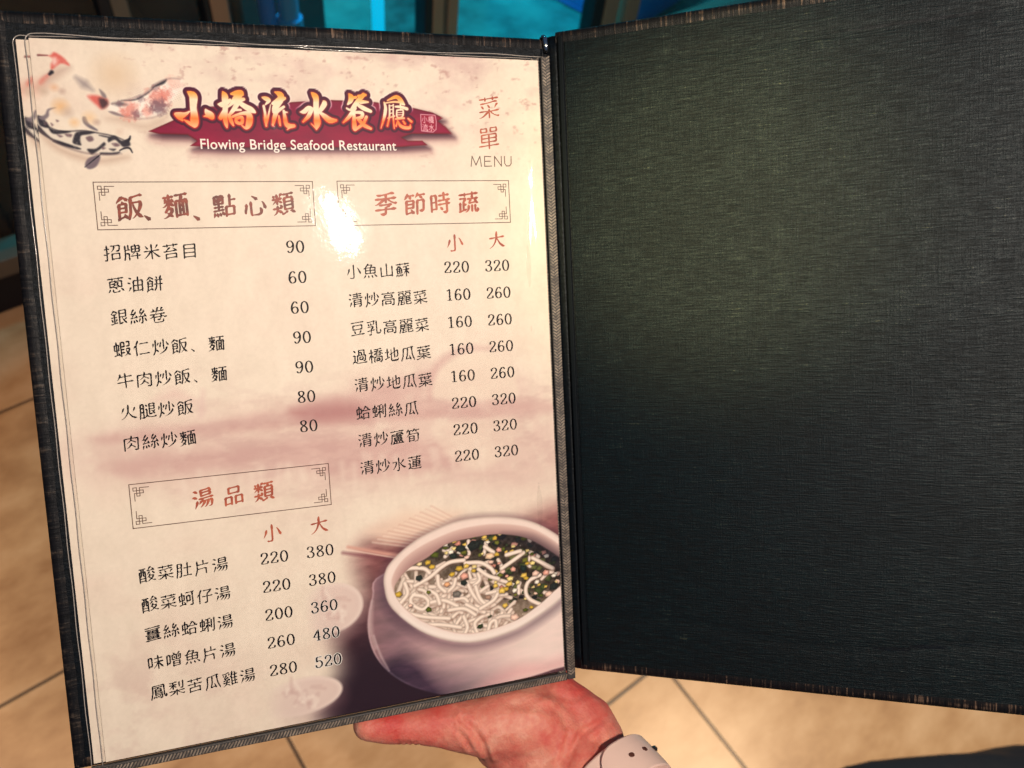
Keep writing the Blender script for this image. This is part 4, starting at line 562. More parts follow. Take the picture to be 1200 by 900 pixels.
def clear_plastic():
    m = bpy.data.materials.new('clear_vinyl'); m.use_nodes = True; nt = m.node_tree; n, l = nt.nodes, nt.links; n.clear()
    out = n.new('ShaderNodeOutputMaterial'); tr = n.new('ShaderNodeBsdfTransparent'); tr.inputs[0].default_value = (.965, .965, .96, 1)
    g1 = n.new('ShaderNodeBsdfGlossy'); g1.inputs['Roughness'].default_value = .042
    g2 = n.new('ShaderNodeBsdfGlossy'); g2.inputs['Roughness'].default_value = .42; g2.inputs[0].default_value = (1, .95, .88, 1)
    fr = n.new('ShaderNodeFresnel'); fr.inputs[0].default_value = 1.45; ge = n.new('ShaderNodeNewGeometry'); fo = math_n(nt, 'MULTIPLY', fr.outputs[0], math_n(nt, 'SUBTRACT', 1.0, ge.outputs['Backfacing']))
    v = mapping(nt, (1, 1, 1)); h = noise(nt, v, 160, 3); h2 = noise(nt, v, 900, 2)
    b = n.new('ShaderNodeBump'); b.inputs['Strength'].default_value = .10; b.inputs['Distance'].default_value = .0006
    l.new(math_n(nt, 'ADD', h, math_n(nt, 'MULTIPLY', h2, .12)), b.inputs['Height']); l.new(b.outputs[0], g1.inputs['Normal'])
    mg = n.new('ShaderNodeMixShader'); mg.inputs[0].default_value = .09; l.new(g1.outputs[0], mg.inputs[1]); l.new(g2.outputs[0], mg.inputs[2])
    mx = n.new('ShaderNodeMixShader'); l.new(fo, mx.inputs[0]); l.new(tr.outputs[0], mx.inputs[1]); l.new(mg.outputs[0], mx.inputs[2])
    l.new(mx.outputs[0], out.inputs[0]); return m
M_vinyl = clear_plastic()
M_vinyl_edge = mat('vinyl_weld', (.40, .35, .31), .15, .7)
def slub_cloth(name, base, thread, sx, sy, glint, sh=0.):
    """dark book cloth with slub threads running along one axis"""
    m = mat(name, rough=.46, spec=.16); nt, n, l, b = nodes(m)
    slub = noise(nt, mapping(nt, (sx, sy, 200)), 1, 5, .62); fine = noise(nt, mapping(nt, (sx * 14, sy * .55, 300)), 1, 2)
    warp = noise(nt, mapping(nt, (sy * 1.2, sx * .6, 300)), 1, 3)
    f = math_n(nt, 'ADD', math_n(nt, 'MULTIPLY', slub, .62), math_n(nt, 'ADD', math_n(nt, 'MULTIPLY', fine, .2), math_n(nt, 'MULTIPLY', warp, .18)))
    wear = noise(nt, mapping(nt, (14, 22, 14)), 1, 5, .62); lint = noise(nt, mapping(nt, (420, 260, 300)), 1, 2)
    f = math_n(nt, 'ADD', f, math_n(nt, 'MULTIPLY', math_n(nt, 'SUBTRACT', wear, .5), .16))
    f = math_n(nt, 'ADD', f, math_n(nt, 'MULTIPLY', math_n(nt, 'GREATER_THAN', lint, .79), .10))
    l.new(ramp(nt, f, [(.43 - sh, tuple(.45 * x for x in base)), (.53 - sh, base), (.61 - sh, thread), (.70 - sh, glint)]), b.inputs['Base Color'])
    rr = ramp(nt, f, [(.4, (.60,) * 3), (.65, (.34,) * 3)]); l.new(rr, b.inputs['Roughness'])
    bump(nt, f, b, .9, .00055); return m
M_cloth = slub_cloth('dark_linen_cloth', (.0018, .0058, .0080), (.0052, .0122, .0142), 105, 1500, (.066, .064, .036))
M_cloth_plain = slub_cloth('plain_dark_cloth', (.0022, .0042, .007), (.004, .0065, .0095), 260, 700, (.008, .0105, .014))
M_edge_h = slub_cloth('turned_edge_cloth', (.0035, .0035, .005), (.009, .007, .007), 900, 40, (.15, .095, .065), .06)
M_edge_v = slub_cloth('turned_side_cloth', (.005, .005, .007), (.012, .010, .010), 60, 800, (.06, .045, .036), .05)
M_groove = mat('spine_groove', (.003, .005, .007), .6, .1)
M_tape = mat('binding_tape', (.045, .040, .038), .55, .4)
def stitch_mat():
    m = mat('binding_stitch', (.20, .155, .12), .45, .4); nt, n, l, b = nodes(m)
    l.new(ramp(nt, noise(nt, mapping(nt, (300, 300, 300)), 1, 3), [(.35, (.085, .066, .054)), (.65, (.30, .235, .18))]), b.inputs['Base Color']); return m
M_stitch = stitch_mat()
M_chrome = mat('chrome', (.8, .8, .8), .15, .5, 1)

# ------------------------------------------------------------------ ground
def tile_mat():
    m = mat('ceramic_tile', rough=.32, spec=.45); nt, n, l, b = nodes(m)
    g = n.new('ShaderNodeNewGeometry'); sp = n.new('ShaderNodeSeparateXYZ'); l.new(g.outputs['Position'], sp.inputs[0])
    def joint(o, off, size):
        q = math_n(nt, 'DIVIDE', math_n(nt, 'SUBTRACT', o, off), size); f = math_n(nt, 'FRACT', q, 0); return math_n(nt, 'MULTIPLY', math_n(nt, 'PINGPONG', q, .5), size), math_n(nt, 'FLOOR', q, 0)
    dx, ix = joint(sp.outputs[0], .015, .618); dy, iy = joint(sp.outputs[1], .125, .583)
    d = math_n(nt, 'MINIMUM', dx, dy)
    v = mapping(nt, (1, 1, 1)); big = noise(nt, v, 2.6, 5, .6); med = noise(nt, mapping(nt, (9, 16, 1)), 1, 5, .6)
    f = math_n(nt, 'ADD', math_n(nt, 'MULTIPLY', big, .45), math_n(nt, 'MULTIPLY', med, .55))
    cell = n.new('ShaderNodeTexWhiteNoise'); cell.noise_dimensions = '2D'; cb = n.new('ShaderNodeCombineXYZ'); l.new(ix, cb.inputs[0]); l.new(iy, cb.inputs[1]); l.new(cb.outputs[0], cell.inputs['Vector'])
    f = math_n(nt, 'ADD', f, math_n(nt, 'MULTIPLY', math_n(nt, 'SUBTRACT', cell.outputs['Value'], .5), .12))
    col = ramp(nt, f, [(.34, (.34, .18, .085)), (.5, (.52, .315, .165)), (.66, (.66, .44, .26))])
    spots = ramp(nt, noise(nt, v, 46, 2), [(.70, (0, 0, 0)), (.80, (1, 1, 1))])
    k = n.new('ShaderNodeMapRange'); k.interpolation_type = 'SMOOTHSTEP'; l.new(d, k.inputs[0]); k.inputs[1].default_value = .0022; k.inputs[2].default_value = .0042
    mx = n.new('ShaderNodeMix'); mx.data_type = 'RGBA'; l.new(k.outputs[0], mx.inputs['Factor']); mx.inputs['A'].default_value = (.095, .056, .033, 1)
    sm = n.new('ShaderNodeMix'); sm.data_type = 'RGBA'; l.new(math_n(nt, 'MULTIPLY', spots, .35), sm.inputs['Factor']); l.new(col, sm.inputs['A']); sm.inputs['B'].default_value = (.36, .2, .1, 1)
    l.new(sm.outputs['Result'], mx.inputs['B']); l.new(mx.outputs['Result'], b.inputs['Base Color'])
    bump(nt, math_n(nt, 'ADD', k.outputs[0], math_n(nt, 'MULTIPLY', big, .15)), b, .5, .002); return m
fl = obj('floor', [(-6, -6, 0), (8, -6, 0), (8, 1.62, 0), (-6, 1.62, 0)], [(0, 1, 2, 3)], tile_mat()); fl['kind'] = 'structure'
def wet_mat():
    m = mat('cyan_lit_wet_floor', rough=.16, spec=.6); nt, n, l, b = nodes(m)
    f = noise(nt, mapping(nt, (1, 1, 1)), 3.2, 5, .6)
    l.new(ramp(nt, f, [(.35, (.02, .07, .07)), (.5, (.06, .26, .24)), (.68, (.12, .44, .38))]), b.inputs['Base Color']); bump(nt, f, b, .25, .01); return m  # cyan light of the tank room put into the base colour as teal
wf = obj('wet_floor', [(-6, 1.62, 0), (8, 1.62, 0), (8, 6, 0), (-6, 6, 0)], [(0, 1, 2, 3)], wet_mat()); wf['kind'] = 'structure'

# ------------------------------------------------------------------ glazed front of the fish-tank room
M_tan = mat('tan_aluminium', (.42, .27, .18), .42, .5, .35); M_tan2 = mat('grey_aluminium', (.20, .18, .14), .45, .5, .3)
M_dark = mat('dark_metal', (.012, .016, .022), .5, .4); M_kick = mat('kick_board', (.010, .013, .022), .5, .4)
def pane_mat():
    m = bpy.data.materials.new('window_glass'); m.use_nodes = True; nt = m.node_tree; n, l = nt.nodes, nt.links; n.clear()
    out = n.new('ShaderNodeOutputMaterial'); tr = n.new('ShaderNodeBsdfTransparent'); tr.inputs[0].default_value = (.85, .92, .92, 1)
    g = n.new('ShaderNodeBsdfGlossy'); g.inputs['Roughness'].default_value = .03; fr = n.new('ShaderNodeFresnel'); fr.inputs[0].default_value = 1.45; ge = n.new('ShaderNodeNewGeometry'); fo = math_n(nt, 'MULTIPLY', fr.outputs[0], math_n(nt, 'SUBTRACT', 1.0, ge.outputs['Backfacing']))
    mx = n.new('ShaderNodeMixShader'); l.new(fo, mx.inputs[0]); l.new(tr.outputs[0], mx.inputs[1]); l.new(g.outputs[0], mx.inputs[2]); l.new(mx.outputs[0], out.inputs[0]); return m
M_pane = pane_mat()
gw = empty('glass_partition', 'glazed front with tan metal frames along the far side of the tiled floor', 'glass wall', Matrix.Translation((.8, 1.55, 0)))
def wbox(name, x0, x1, z0, z1, m, y0=0., y1=.05, bev=.003): return box(name, (x0 - .8, y0, z0), (x1 - .8, y1, z1), m, gw, bev)
wbox('kick_board', -3, 4.4, .002, .098, M_kick, .004, .06, 0)
wbox('sill_bar', -3, 4.4, .099, .145, M_tan2, -.004, .064)
wx = lambda p: p[0]
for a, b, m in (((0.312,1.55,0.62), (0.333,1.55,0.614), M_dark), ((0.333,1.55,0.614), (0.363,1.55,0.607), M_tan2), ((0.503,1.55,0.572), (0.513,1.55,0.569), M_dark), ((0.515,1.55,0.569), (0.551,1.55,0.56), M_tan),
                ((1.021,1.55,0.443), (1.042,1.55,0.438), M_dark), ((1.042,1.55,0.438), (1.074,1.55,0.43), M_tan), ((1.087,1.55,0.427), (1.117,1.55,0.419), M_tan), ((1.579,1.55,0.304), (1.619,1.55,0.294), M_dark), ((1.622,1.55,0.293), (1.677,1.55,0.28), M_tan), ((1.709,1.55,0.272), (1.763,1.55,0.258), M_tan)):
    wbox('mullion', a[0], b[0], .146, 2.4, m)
xs = [-2.9, (0.312,1.55,0.62)[0], (0.503,1.55,0.572)[0], (1.021,1.55,0.443)[0], (1.579,1.55,0.304)[0], 4.3]
for a, b in zip(xs[:-1], xs[1:]): wbox('pane', a + .002, b - .002, .147, 2.4, M_pane, .024, .030, 0)
wbox('head_rail', -3, 4.4, 2.402, 2.46, M_tan2, -.004, .064)
# things in the tank room
M_blue = mat('blue_plastic', (.02, .20, .62), .35, .5); M_cyan = mat('pale_blue_plastic', (.05, .33, .62), .3, .5)
px0 = (0.54,1.55,0.563)[0]
pn = box('light_block_screen', (-2.9, 1.86, 0), (px0 + .06, 1.90, 2.2), M_dark, None, .004); tag(pn, 'dark opaque screen added behind the left panes to block the tank light', 'screen')  # added to keep cyan light away and the left panes dark
led = bpy.data.materials.new('red_indicator'); led.use_nodes = True; e_ = led.node_tree.nodes['Principled BSDF']; e_.inputs['Emission Color'].default_value = (1, .02, .06, 1); e_.inputs['Emission Strength'].default_value = 6
cb_ = empty('control_box', 'small dark control box with a red indicator light behind the glass at far left', 'control box', Matrix.Translation((0, 1.70, .145)))
lp = (0.045,1.55,0.34)
box('housing', (lp[0] - .10, -.06, -.144), (lp[0] + .06, .06, .46), M_dark, cb_, .006)
bm = bmesh.new(); bmesh.ops.create_uvsphere(bm, u_segments=12, v_segments=8, radius=.006); bmesh.ops.translate(bm, verts=bm.verts, vec=(lp[0] + .045, -.062, .20)); obj_bm('indicator_light', bm, led, cb_, True)
def bin_thing(name, label, cat, x, y, w, d, h, m, rot=0., group=None):
    t = empty(name, label, cat, Matrix.Translation((x, y, 0)) @ Matrix.Rotation(rot, 4, 'Z'), group)
    bm = bmesh.new(); th = .012
    bm_box(bm, (-w / 2, -d / 2, .002), (w / 2, d / 2, .02), .004)
    for lo, hi in (((-w / 2, -d / 2, .021), (w / 2, -d / 2 + th, h)), ((-w / 2, d / 2 - th, .021), (w / 2, d / 2, h)), ((-w / 2, -d / 2 + th + .001, .021), (-w / 2 + th, d / 2 - th - .001, h)), ((w / 2 - th, -d / 2 + th + .001, .021), (w / 2, d / 2 - th - .001, h))): bm_box(bm, lo, hi, .003)
    obj_bm('tub_body', bm, m, t)
    bm = bmesh.new()
    for lo, hi in (((-w / 2 - .015, -d / 2 - .015, h + .001), (w / 2 + .015, -d / 2 + .012, h + .022)), ((-w / 2 - .015, d / 2 - .012, h + .001), (w / 2 + .015, d / 2 + .015, h + .022)), ((-w / 2 - .015, -d / 2 + .013, h + .001), (-w / 2 + .012, d / 2 - .013, h + .022)), ((w / 2 - .012, -d / 2 + .013, h + .001), (w / 2 + .015, d / 2 - .013, h + .022))): bm_box(bm, lo, hi, .005)
    obj_bm('rim', bm, m, t); return t
def pipe_thing(name, label, cat, x, y, r, z0, z1, m, group=None):
    t = empty(name, label, cat, Matrix.Translation((x, y, 0)), group)
    V, F = tube_mesh([(0, 0, z0), (0, 0, z1)], r, 20); obj('pipe', V, F, m, t, False)
    V, F = tube_mesh([(0, 0, z0 + .001), (0, 0, z0 + .03)], r * 1.25, 20); obj('collar', V, F, m, t); return t
t1 = bin_thing('storage_tub', 'large bright blue plastic tub between the middle and right mullions', 'tub', 2.12, 2.10, .5, .6, .26, M_blue, .25)
t2 = bin_thing('storage_tub', 'blue plastic tub behind the right pane beyond the right mullions', 'tub', 2.62, 2.25, .55, .4, .22, M_cyan, .2)
tcb = empty('tank_cabinet', 'low dark teal cabinet standing on the wet floor behind the blue pipes', 'cabinet', Matrix.Translation((.92, 2.36, 0)))
M_cab = mat('cabinet_teal', (.008, .035, .042), .3, .5)
box('cabinet_body', (-.30, -.16, .002), (.16, .25, .30), M_cab, tcb, .006); box('cabinet_top', (-.32, -.18, .301), (.18, .27, .325), M_dark, tcb, .004)
g_ = 'upright blue pipes behind the glass'
for i, (a, lab) in enumerate((((0.565,1.55,0.557), 'upright blue pipe nearest the left tan mullion'), ((0.6,1.55,0.548), 'slim dim blue pipe, second from the left tan mullion'), ((0.67,1.55,0.53), 'broad bright blue pipe standing behind the glass'), ((0.722,1.55,0.517), 'pale blue capped pipe right of the broad bright one'))):
    pipe_thing('water_pipe', lab, 'pipe', a[0] + .02, 1.70, (.016, .014, .019, .024)[i], .002 if i < 3 else .38, 1.5, (M_cyan, M_kick, M_blue, M_cyan)[i], g_)
lt = bpy.data.materials.new('lit_tube'); lt.use_nodes = True; e_ = lt.node_tree.nodes['Principled BSDF']; e_.inputs['Emission Color'].default_value = (.0, .62, 1, 1); e_.inputs['Emission Strength'].default_value = .9; e_.inputs['Base Color'].default_value = (.02, .3, .6, 1)
a = (0.969,1.55,0.456); tl = empty('light_tube', 'glowing cyan light tube standing left of the double tan mullion', 'lamp', Matrix.Translation((a[0] + .02, 1.72, 0)))
V, F = tube_mesh([(0, 0, .012), (0, 0, 1.4)], .016, 16); obj('tube', V, F, lt, tl); V, F = tube_mesh([(0, 0, .002), (0, 0, .0115)], .035, 20); obj('foot', V, F, M_dark, tl)
ps = bin_thing('shallow_tray', 'dark shallow tray lying on the teal-lit wet floor', 'tray', 1.60, 2.35, .22, .16, .03, M_dark, .6)

# ------------------------------------------------------------------ the menu folder
MW = Matrix.Translation((0.03911,0.33681,1.30325)) @ Matrix([[0.922034, 0.343203, -0.179069], [-0.373693, 0.668391, -0.643123], [-0.101034, 0.659898, 0.744531]]).to_4x4()
folder = empty('menu_folder', 'open black linen menu folder held upright with clear sleeves on its left cover', 'menu folder', MW)
mm = .001
CT, CB, CL, CR = .0102, -.2985, -.0122, .2135        # left cover: top, bottom, left, right (y up)
def cover(name, x0, x1, y0, y1, zt, parent, lining_pad, edge_m, mloc=None, th=.0034, e=.0042):
    o = box(name, (x0, y0, zt - th), (x1, y1, zt), M_cloth_plain, parent, .0011, 3)
    if mloc is not None: o.matrix_local = mloc
    return o
lc = cover('left_cover', CL, CR, CB, CT, -.0026, folder, None, None)
def edging(parent, x0, x1, y0, y1, z, th, sides, e=.0040):
    """turned-in cloth rim: a rounded strip hugging each board edge"""
    for s in sides:
        V, F = [], []; n = 60; prof = [(e, .00018), (e * .6, .0004), (.0008, .00045), (-.00045, -.0004), (-.0006, -.0018), (-.00045, -th + .0004), (.0012, -th - .0004)]
        for i in range(n + 1):
            u = i / n; wv = .00022 * math.sin(i * 1.7 + len(s)) * math.sin(i * .61)
            for a, b in prof:
                if s == 'top': V.append((x0 + (x1 - x0) * u, y1 - a - (wv if a == e else 0), z + b))
                if s == 'bottom': V.append((x0 + (x1 - x0) * u, y0 + a + (wv if a == e else 0), z + b))
                if s == 'left': V.append((x0 + a + (wv if a == e else 0), y0 + (y1 - y0) * u, z + b))
                if s == 'right': V.append((x1 - a - (wv if a == e else 0), y0 + (y1 - y0) * u, z + b))
        k = len(prof)
        for i in range(n):
            for j in range(k - 1): F.append((i * k + j, (i + 1) * k + j, (i + 1) * k + j + 1, i * k + j + 1))
        o = obj('turned_edge', V, F, M_edge_h if s in ('top', 'bottom') else M_edge_v, parent, True)
        bm = bmesh.new(); bm.from_mesh(o.data); bmesh.ops.recalc_face_normals(bm, faces=bm.faces); bm.to_mesh(o.data); bm.free()
edging(lc, CL, CR, CB, CT, -.0026, .0034, ('top', 'left', 'bottom'))
# right cover, hinged on the spine and opened towards the reader
HA = math.radians(37.1)
RB = Matrix.Translation((.2176, 0, .0002)) @ Matrix.Rotation(-HA, 4, 'Y')
R0, R1, RT, RBo = .0015, .2275, .0124, -.2972
rc = cover('right_cover', R0, R1, RBo, RT, 0, folder, None, None, RB)
edging(rc, R0, R1, RBo, RT, 0, .0034, ('top', 'right', 'bottom'), .0046)
# inside lining of the right cover with its turned seam
def lining():
    x0, x1, y0, y1 = R0 + .0045, R1 - .0045, RBo + .0042, RT - .0048
    nx, ny = 90, 120; V, F = [], []
    for j in range(ny + 1):
        for i in range(nx + 1):
            x = x0 + (x1 - x0) * i / nx; y = y0 + (y1 - y0) * j / ny
            z = .00045 + .00028 * math.sin(x * 31) * math.sin(y * 23 + 1)
            z += -.00035 * math.exp(-((y - (y1 - .0125)) / .0011) ** 2) + .0002 * (1 if y > y1 - .0125 else 0)
            z += -.0003 * math.exp(-((y - (y0 + .022 + .004 * math.sin(x * 40))) / .002) ** 2)
            V.append((x, y, z))
    for j in range(ny):
        for i in range(nx): a = j * (nx + 1) + i; F.append((a, a + 1, a + nx + 2, a + nx + 1))
    return obj('lining', V, F, M_cloth, rc, True)
lining()
bm = bmesh.new(); bm_box(bm, (R0 + .0016, RBo + .003, .0012), (R0 + .0036, RT - .002, .0019), .0003); obj_bm('hinge_ridge', bm, M_groove, rc)
# spine: a strip of cloth sinking between the two covers, with a small metal tip at its head
V, F = [], []; prof = [(.2125, -.0030), (.2139, -.0024), (.2148, -.0032), (.2158, -.0026), (.2166, -.0016), (.2174, -.0004), (.2184, .0002), (.2192, .0010)]
for j in range(41):
    y = CB + .001 + (RT - CB - .002) * j / 40
    for x, z in prof: V.append((x, y, z))
k = len(prof)
for j in range(40):
    for i in range(k - 1): F.append((j * k + i, j * k + i + 1, (j + 1) * k + i + 1, (j + 1) * k + i))
sp_ = obj('spine', V, F, M_cloth_plain, folder, True); sm = sp_.modifiers.new('thick', 'SOLIDIFY'); sm.thickness = .0016; sm.offset = -1
V, F = tube_mesh([(.2142, .0118, -.0030), (.2144, .0100, -.0012), (.2146, .0070, -.0006), (.2148, .004, -.0012)], [.0011, .0014, .0013, .0009], 10); obj('spine_tip', V, F, M_vinyl_edge if False else M_chrome, folder, True)

# clear sleeves (front one carries the visible sheet)
def sleeve(dx, dy, dz, seed):
    x0, x1, y0, y1 = -.0012, .2118, -.2990, .0016; nx, ny = 130, 300; r = np.random.RandomState(seed)
    xs_ = np.concatenate([np.linspace(x0, .190, 180), np.linspace(.190, x1, 71)[1:]]); ys_ = np.linspace(y0, y1, ny); X, Y = np.meshgrid(xs_, ys_)
    z =   .00075 + .00030 * (fbm(X / .055 + seed, Y / .055 + 3, 1, 2) - .5) + .00010 * (fbm(X / .016, Y / .016 + seed, 2, 2) - .5)
    z += .00075 * np.exp(-((X - .2055) / .0030) ** 2) * (.55 + .9 * fbm(Y / .03, Y * 0 + seed, 3, 3))
    for (px, py), hh, ww, asp, an in (((81.8,147.1), .00050, .0030, 2.2, .3), ((109.5,201), .00055, .0032, 2.0, .5), ((102.1,241.2), .0004, .0026, 1.6, .4), ((85.5,29.1), .0004, .003, 1.8, -.5), ((61.2,295.9), .00045, .003, 2.5, .2), ((170.3,193.5), .0004, .003, 1.8, 1.2), ((48.7,228.6), .0004, .003, 1.6, -.4), ((122.7,249.5), .0005, .0028, 2, .3)):
        qx, qy = X - px / 1000, Y + py / 1000; a_, b_ = qx * math.cos(an) + qy * math.sin(an), -qx * math.sin(an) + qy * math.cos(an)
        z += hh * np.exp(-(a_ / (ww * asp)) ** 2 - (b_ / ww) ** 2)
    ed = np.minimum(np.minimum(X - x0, y1 - Y), Y - y0); z *= np.clip(ed / .004, .35, 1)
    V = np.stack([X + dx, Y + dy, z + dz], -1).reshape(-1, 3); nx = len(xs_)
    idx = np.arange(nx * ny).reshape(ny, nx); F = np.stack([idx[:-1, :-1], idx[:-1, 1:], idx[1:, 1:], idx[1:, :-1]], -1).reshape(-1, 4).tolist()
    s = obj('clear_sleeve', V, F, M_vinyl, folder, True)
    # welded rim along the free edges, slightly proud
    pts = []; 
    for i in range(61): pts.append((x0 + dx + .00012 * math.sin(i * .9), y0 + dy + (y1 - y0 - .003) * i / 60, dz + .0004))
    for a in np.linspace(0, math.pi / 2, 7)[1:]: pts.append((x0 + dx + .003 - .003 * math.cos(a), y1 + dy - .003 + .003 * math.sin(a), dz + .0004))
    for i in range(1, 61): pts.append((x0 + dx + .003 + (x1 - x0 - .003) * i / 60, y1 + dy + .0003 * math.sin(i * .35 + seed) * (1 if i < 58 else 0), dz + .0004 + .00035 * math.sin(i * .5)))
    V, F = tube_mesh(pts, .00017, 8); obj('weld_rim', V, F, M_vinyl_edge, s, True)
    # woven binding down the inner side and along the foot
    bm = bmesh.new(); bm_box(bm, (.2112 + dx, y0 - .0028 + dy, dz - .0004), (.2155 + dx, y1 + dy, dz + .0010), .0004); bm_box(bm, (x0 + dx, y0 - .0029 + dy, dz - .0004), (.2110 + dx, y0 + .0010 + dy, dz + .0010), .0004)
    tp = obj_bm('binding_tape', bm, M_tape, s)
    bm = bmesh.new(); L = .3006; n = 205
    def st(c, ang, ln, wd):
        g = bmesh.ops.create_cube(bm, size=1); bmesh.ops.transform(bm, matrix=Matrix.Translation(c) @ Matrix.Rotation(ang, 4, 'Z') @ Matrix.Diagonal((ln, wd, .0004, 1)), verts=g['verts'])
    for i in range(n):
        y = y1 - .001 - L * i / n; j = r.randn() * .08
        st((.21235 + dx, y + dy, dz + .00115), -.62 + j, .0021, .00062); st((.21430 + dx, y + dy + .0005, dz + .00115), .62 + j, .0021, .00062)
    for i in range(150):
        x = x0 + .001 + .2118 * i / 150; j = r.randn() * .08
        st((x + dx, y0 - .0010 + dy, dz + .00115), 1.05 + j, .0030, .00060)
    obj_bm('stitching', bm, M_stitch, tp); return s
sleeve(-.0046, -.0004, -.0016, 5)
sleeve(0, 0, .0002, 2)

# ------------------------------------------------------------------ the printed sheet
sheet = empty('menu_sheet', 'front printed menu page of dishes and prices with red banner and noodle soup picture', 'menu page', MW @ Matrix.Translation((0, 0, 0)))
back = empty('menu_sheet', 'second menu page behind the front one, only its left strip with koi tails showing', 'menu page', MW @ Matrix.Translation((-.0048, -.0004, -.0014)))
def full_paint(A, t=True, k=True, s=True):
    paint_paper(A); paint_river(A)
    if k: paint_koi(A)
    if s: paint_soup(A)
    if t: paint_title(A)
A0 = Art(0, 0, 210, 297, .5); full_paint(A0)
p0 = A0.mesh('paper', M_paper, sheet, 0.)
p1 = p0.copy(); C.objects.link(p1); p1.parent = back
A1 = Art(58, 17, 162, 50, .16); full_paint(A1, k=False, s=False); A1.mesh('title_banner', M_paper, sheet, .00002)
A2 = Art(0, 3, 57.9, 52, .20); full_paint(A2, s=False); A2.mesh('koi_picture', M_paper, sheet, .00002)
A3 = Art(66, 200, 209.6, 296.6, .22); full_paint(A3, t=False, k=False); A3.mesh('soup_picture', M_paper, sheet, .00002)

def sub_title():
    cu = bpy.data.curves.new('t', 'FONT'); cu.body = 'Flowing Bridge Seafood Restaurant'; cu.size = 1; cu.offset = .010; cu.space_character = 1.06
    o = bpy.data.objects.new('t', cu); C.objects.link(o); bpy.context.view_layer.update()
    dg = bpy.context.evaluated_depsgraph_get(); me = bpy.data.meshes.new_from_object(o.evaluated_get(dg)); bpy.data.objects.remove(o)
    co = np.empty(len(me.vertices) * 3); me.vertices.foreach_get('co', co); co = co.reshape(-1, 3)
    xa, ya = (59.2,41.5); xb, yb = (141,40.8); k = (xb - xa) / (co[:, 0].max() - co[:, 0].min())
    V = np.stack([(xa + (co[:, 0] - co[:, 0].min()) * k) / 1000, -(ya - co[:, 1] * k * 1.08) / 1000, np.full(len(co), .00008)], 1)
    F = [list(p.vertices) for p in me.polygons]; return obj('english_title', V, F, M_cream_ink, sheet)
sub_title()
PITCH, EM = 7.32, 7.3
def dish_rows(name, rows, x, y0, dy):
    k = Ink()
    for i, t in enumerate(rows):
        col = 0
        for ch in t:
            if ch != ' ':
                if ch == '、': k.hanzi(ch, x + PITCH * col + 3.4, y0 + dy * i - .2, EM * 1.1, 1.1)
                else: k.hanzi(ch, x + PITCH * col + 3.2, y0 + dy * i, EM, 1.46, .11, .03)
                col += 1
    return k.build(name, M_black_ink, sheet)
dish_rows('dish_list', ['招牌米苔目', '蔥油餅', '銀絲卷', '蝦仁炒飯、麵', '牛肉炒飯、麵', '火腿炒飯', '肉絲炒麵'], 18.9, 83.0, 13.08)
dish_rows('dish_list', ['小魚山蘇', '清炒高麗菜', '豆乳高麗菜', '過橋地瓜葉', '清炒地瓜葉', '蛤蜊絲瓜', '清炒蘆筍', '清炒水蓮'], 115.3, 94.1, 12.65)
dish_rows('dish_list', ['酸菜肚片湯', '酸菜蚵仔湯', '薑絲蛤蜊湯', '味噌魚片湯', '鳳梨苦瓜雞湯'], 19.9, 218.2, 12.98)
def prices(cols, y0, dy, halo=False):
    k = Ink()
    for x, vals in cols:
        for i, v in enumerate(vals): k.digits(v, x, y0 + dy * i, 5.3, 4.15)
    return k.build('price_list', M_black_ink, sheet)
prices([(94.1, ['90', '60', '60', '90', '90', '80', '80'])], 82.6, 13.08)
prices([(165.6, ['220', '160', '160', '160', '160', '220', '220', '220']), (185.2, ['320', '260', '260', '260', '260', '320', '320', '320'])], 93.8, 12.6)
prices([(75.1, ['220', '220', '200', '260', '280']), (95.0, ['380', '380', '360', '480', '520'])], 218.3, 12.9)
k = Ink(.00004); k.digits('520', 95., 218.3 + 12.9 * 4, 5.3, 4.15, grow=.34); k.digits('480', 95., 218.3 + 12.9 * 3, 5.3, 4.15, grow=.22); k.digits('360', 95., 218.3 + 12.9 * 2, 5.3, 4.15, grow=.12); k.build('price_halo', M_white_ink, sheet)
def heading(chars, m, heavy=1.9, tilt=.16):
    k = Ink()
    for ch, p, s in chars: k.hanzi(ch, p[0], p[1], s, heavy, tilt, .05)
    return k.build('section_heading', m, sheet)
heading([('飯', (30.1,65), 11.6), ('、', (40,65.1), 12.5), ('麵', (47.5,64.5), 11.2), ('、', (58.8,65.4), 12.5), ('點', (66.6,64.8), 10.6), ('心', (78.9,64.6), 10.6), ('類', (90.5,64.3), 10.6)], M_red_ink)
heading([('季', (134.7,64.8), 11.2), ('節', (147.8,65), 11.2), ('時', (159.6,64.7), 10.8), ('蔬', (172.9,64.5), 10.8)], M_bright_ink)
heading([('湯', (47.9,188.2), 9.6), ('品', (60.4,188.3), 9.4), ('類', (72.9,188.3), 9.6)], M_bright_ink)
for ch, p in (('小', (165.4,82.6)), ('大', (185.6,81.9)), ('小', (75,207)), ('大', (95.4,206.3))):
    k = Ink(); k.hanzi(ch, p[0], p[1], 9.0, 1.75, .16); k.build('size_mark', M_bright_ink, sheet)
k = Ink(); k.hanzi('菜', *(185.1,21.8), 11.4, 1.25, .18); k.hanzi('單', *(184.3,35.6), 11.8, 1.15, .16); k.build('menu_heading', M_bright_ink, sheet)
k = Ink(); x0, y0 = (175.1,48.3); x1, y1 = (194.7,43.8); u = (x1 - x0); h = (y0 - y1)
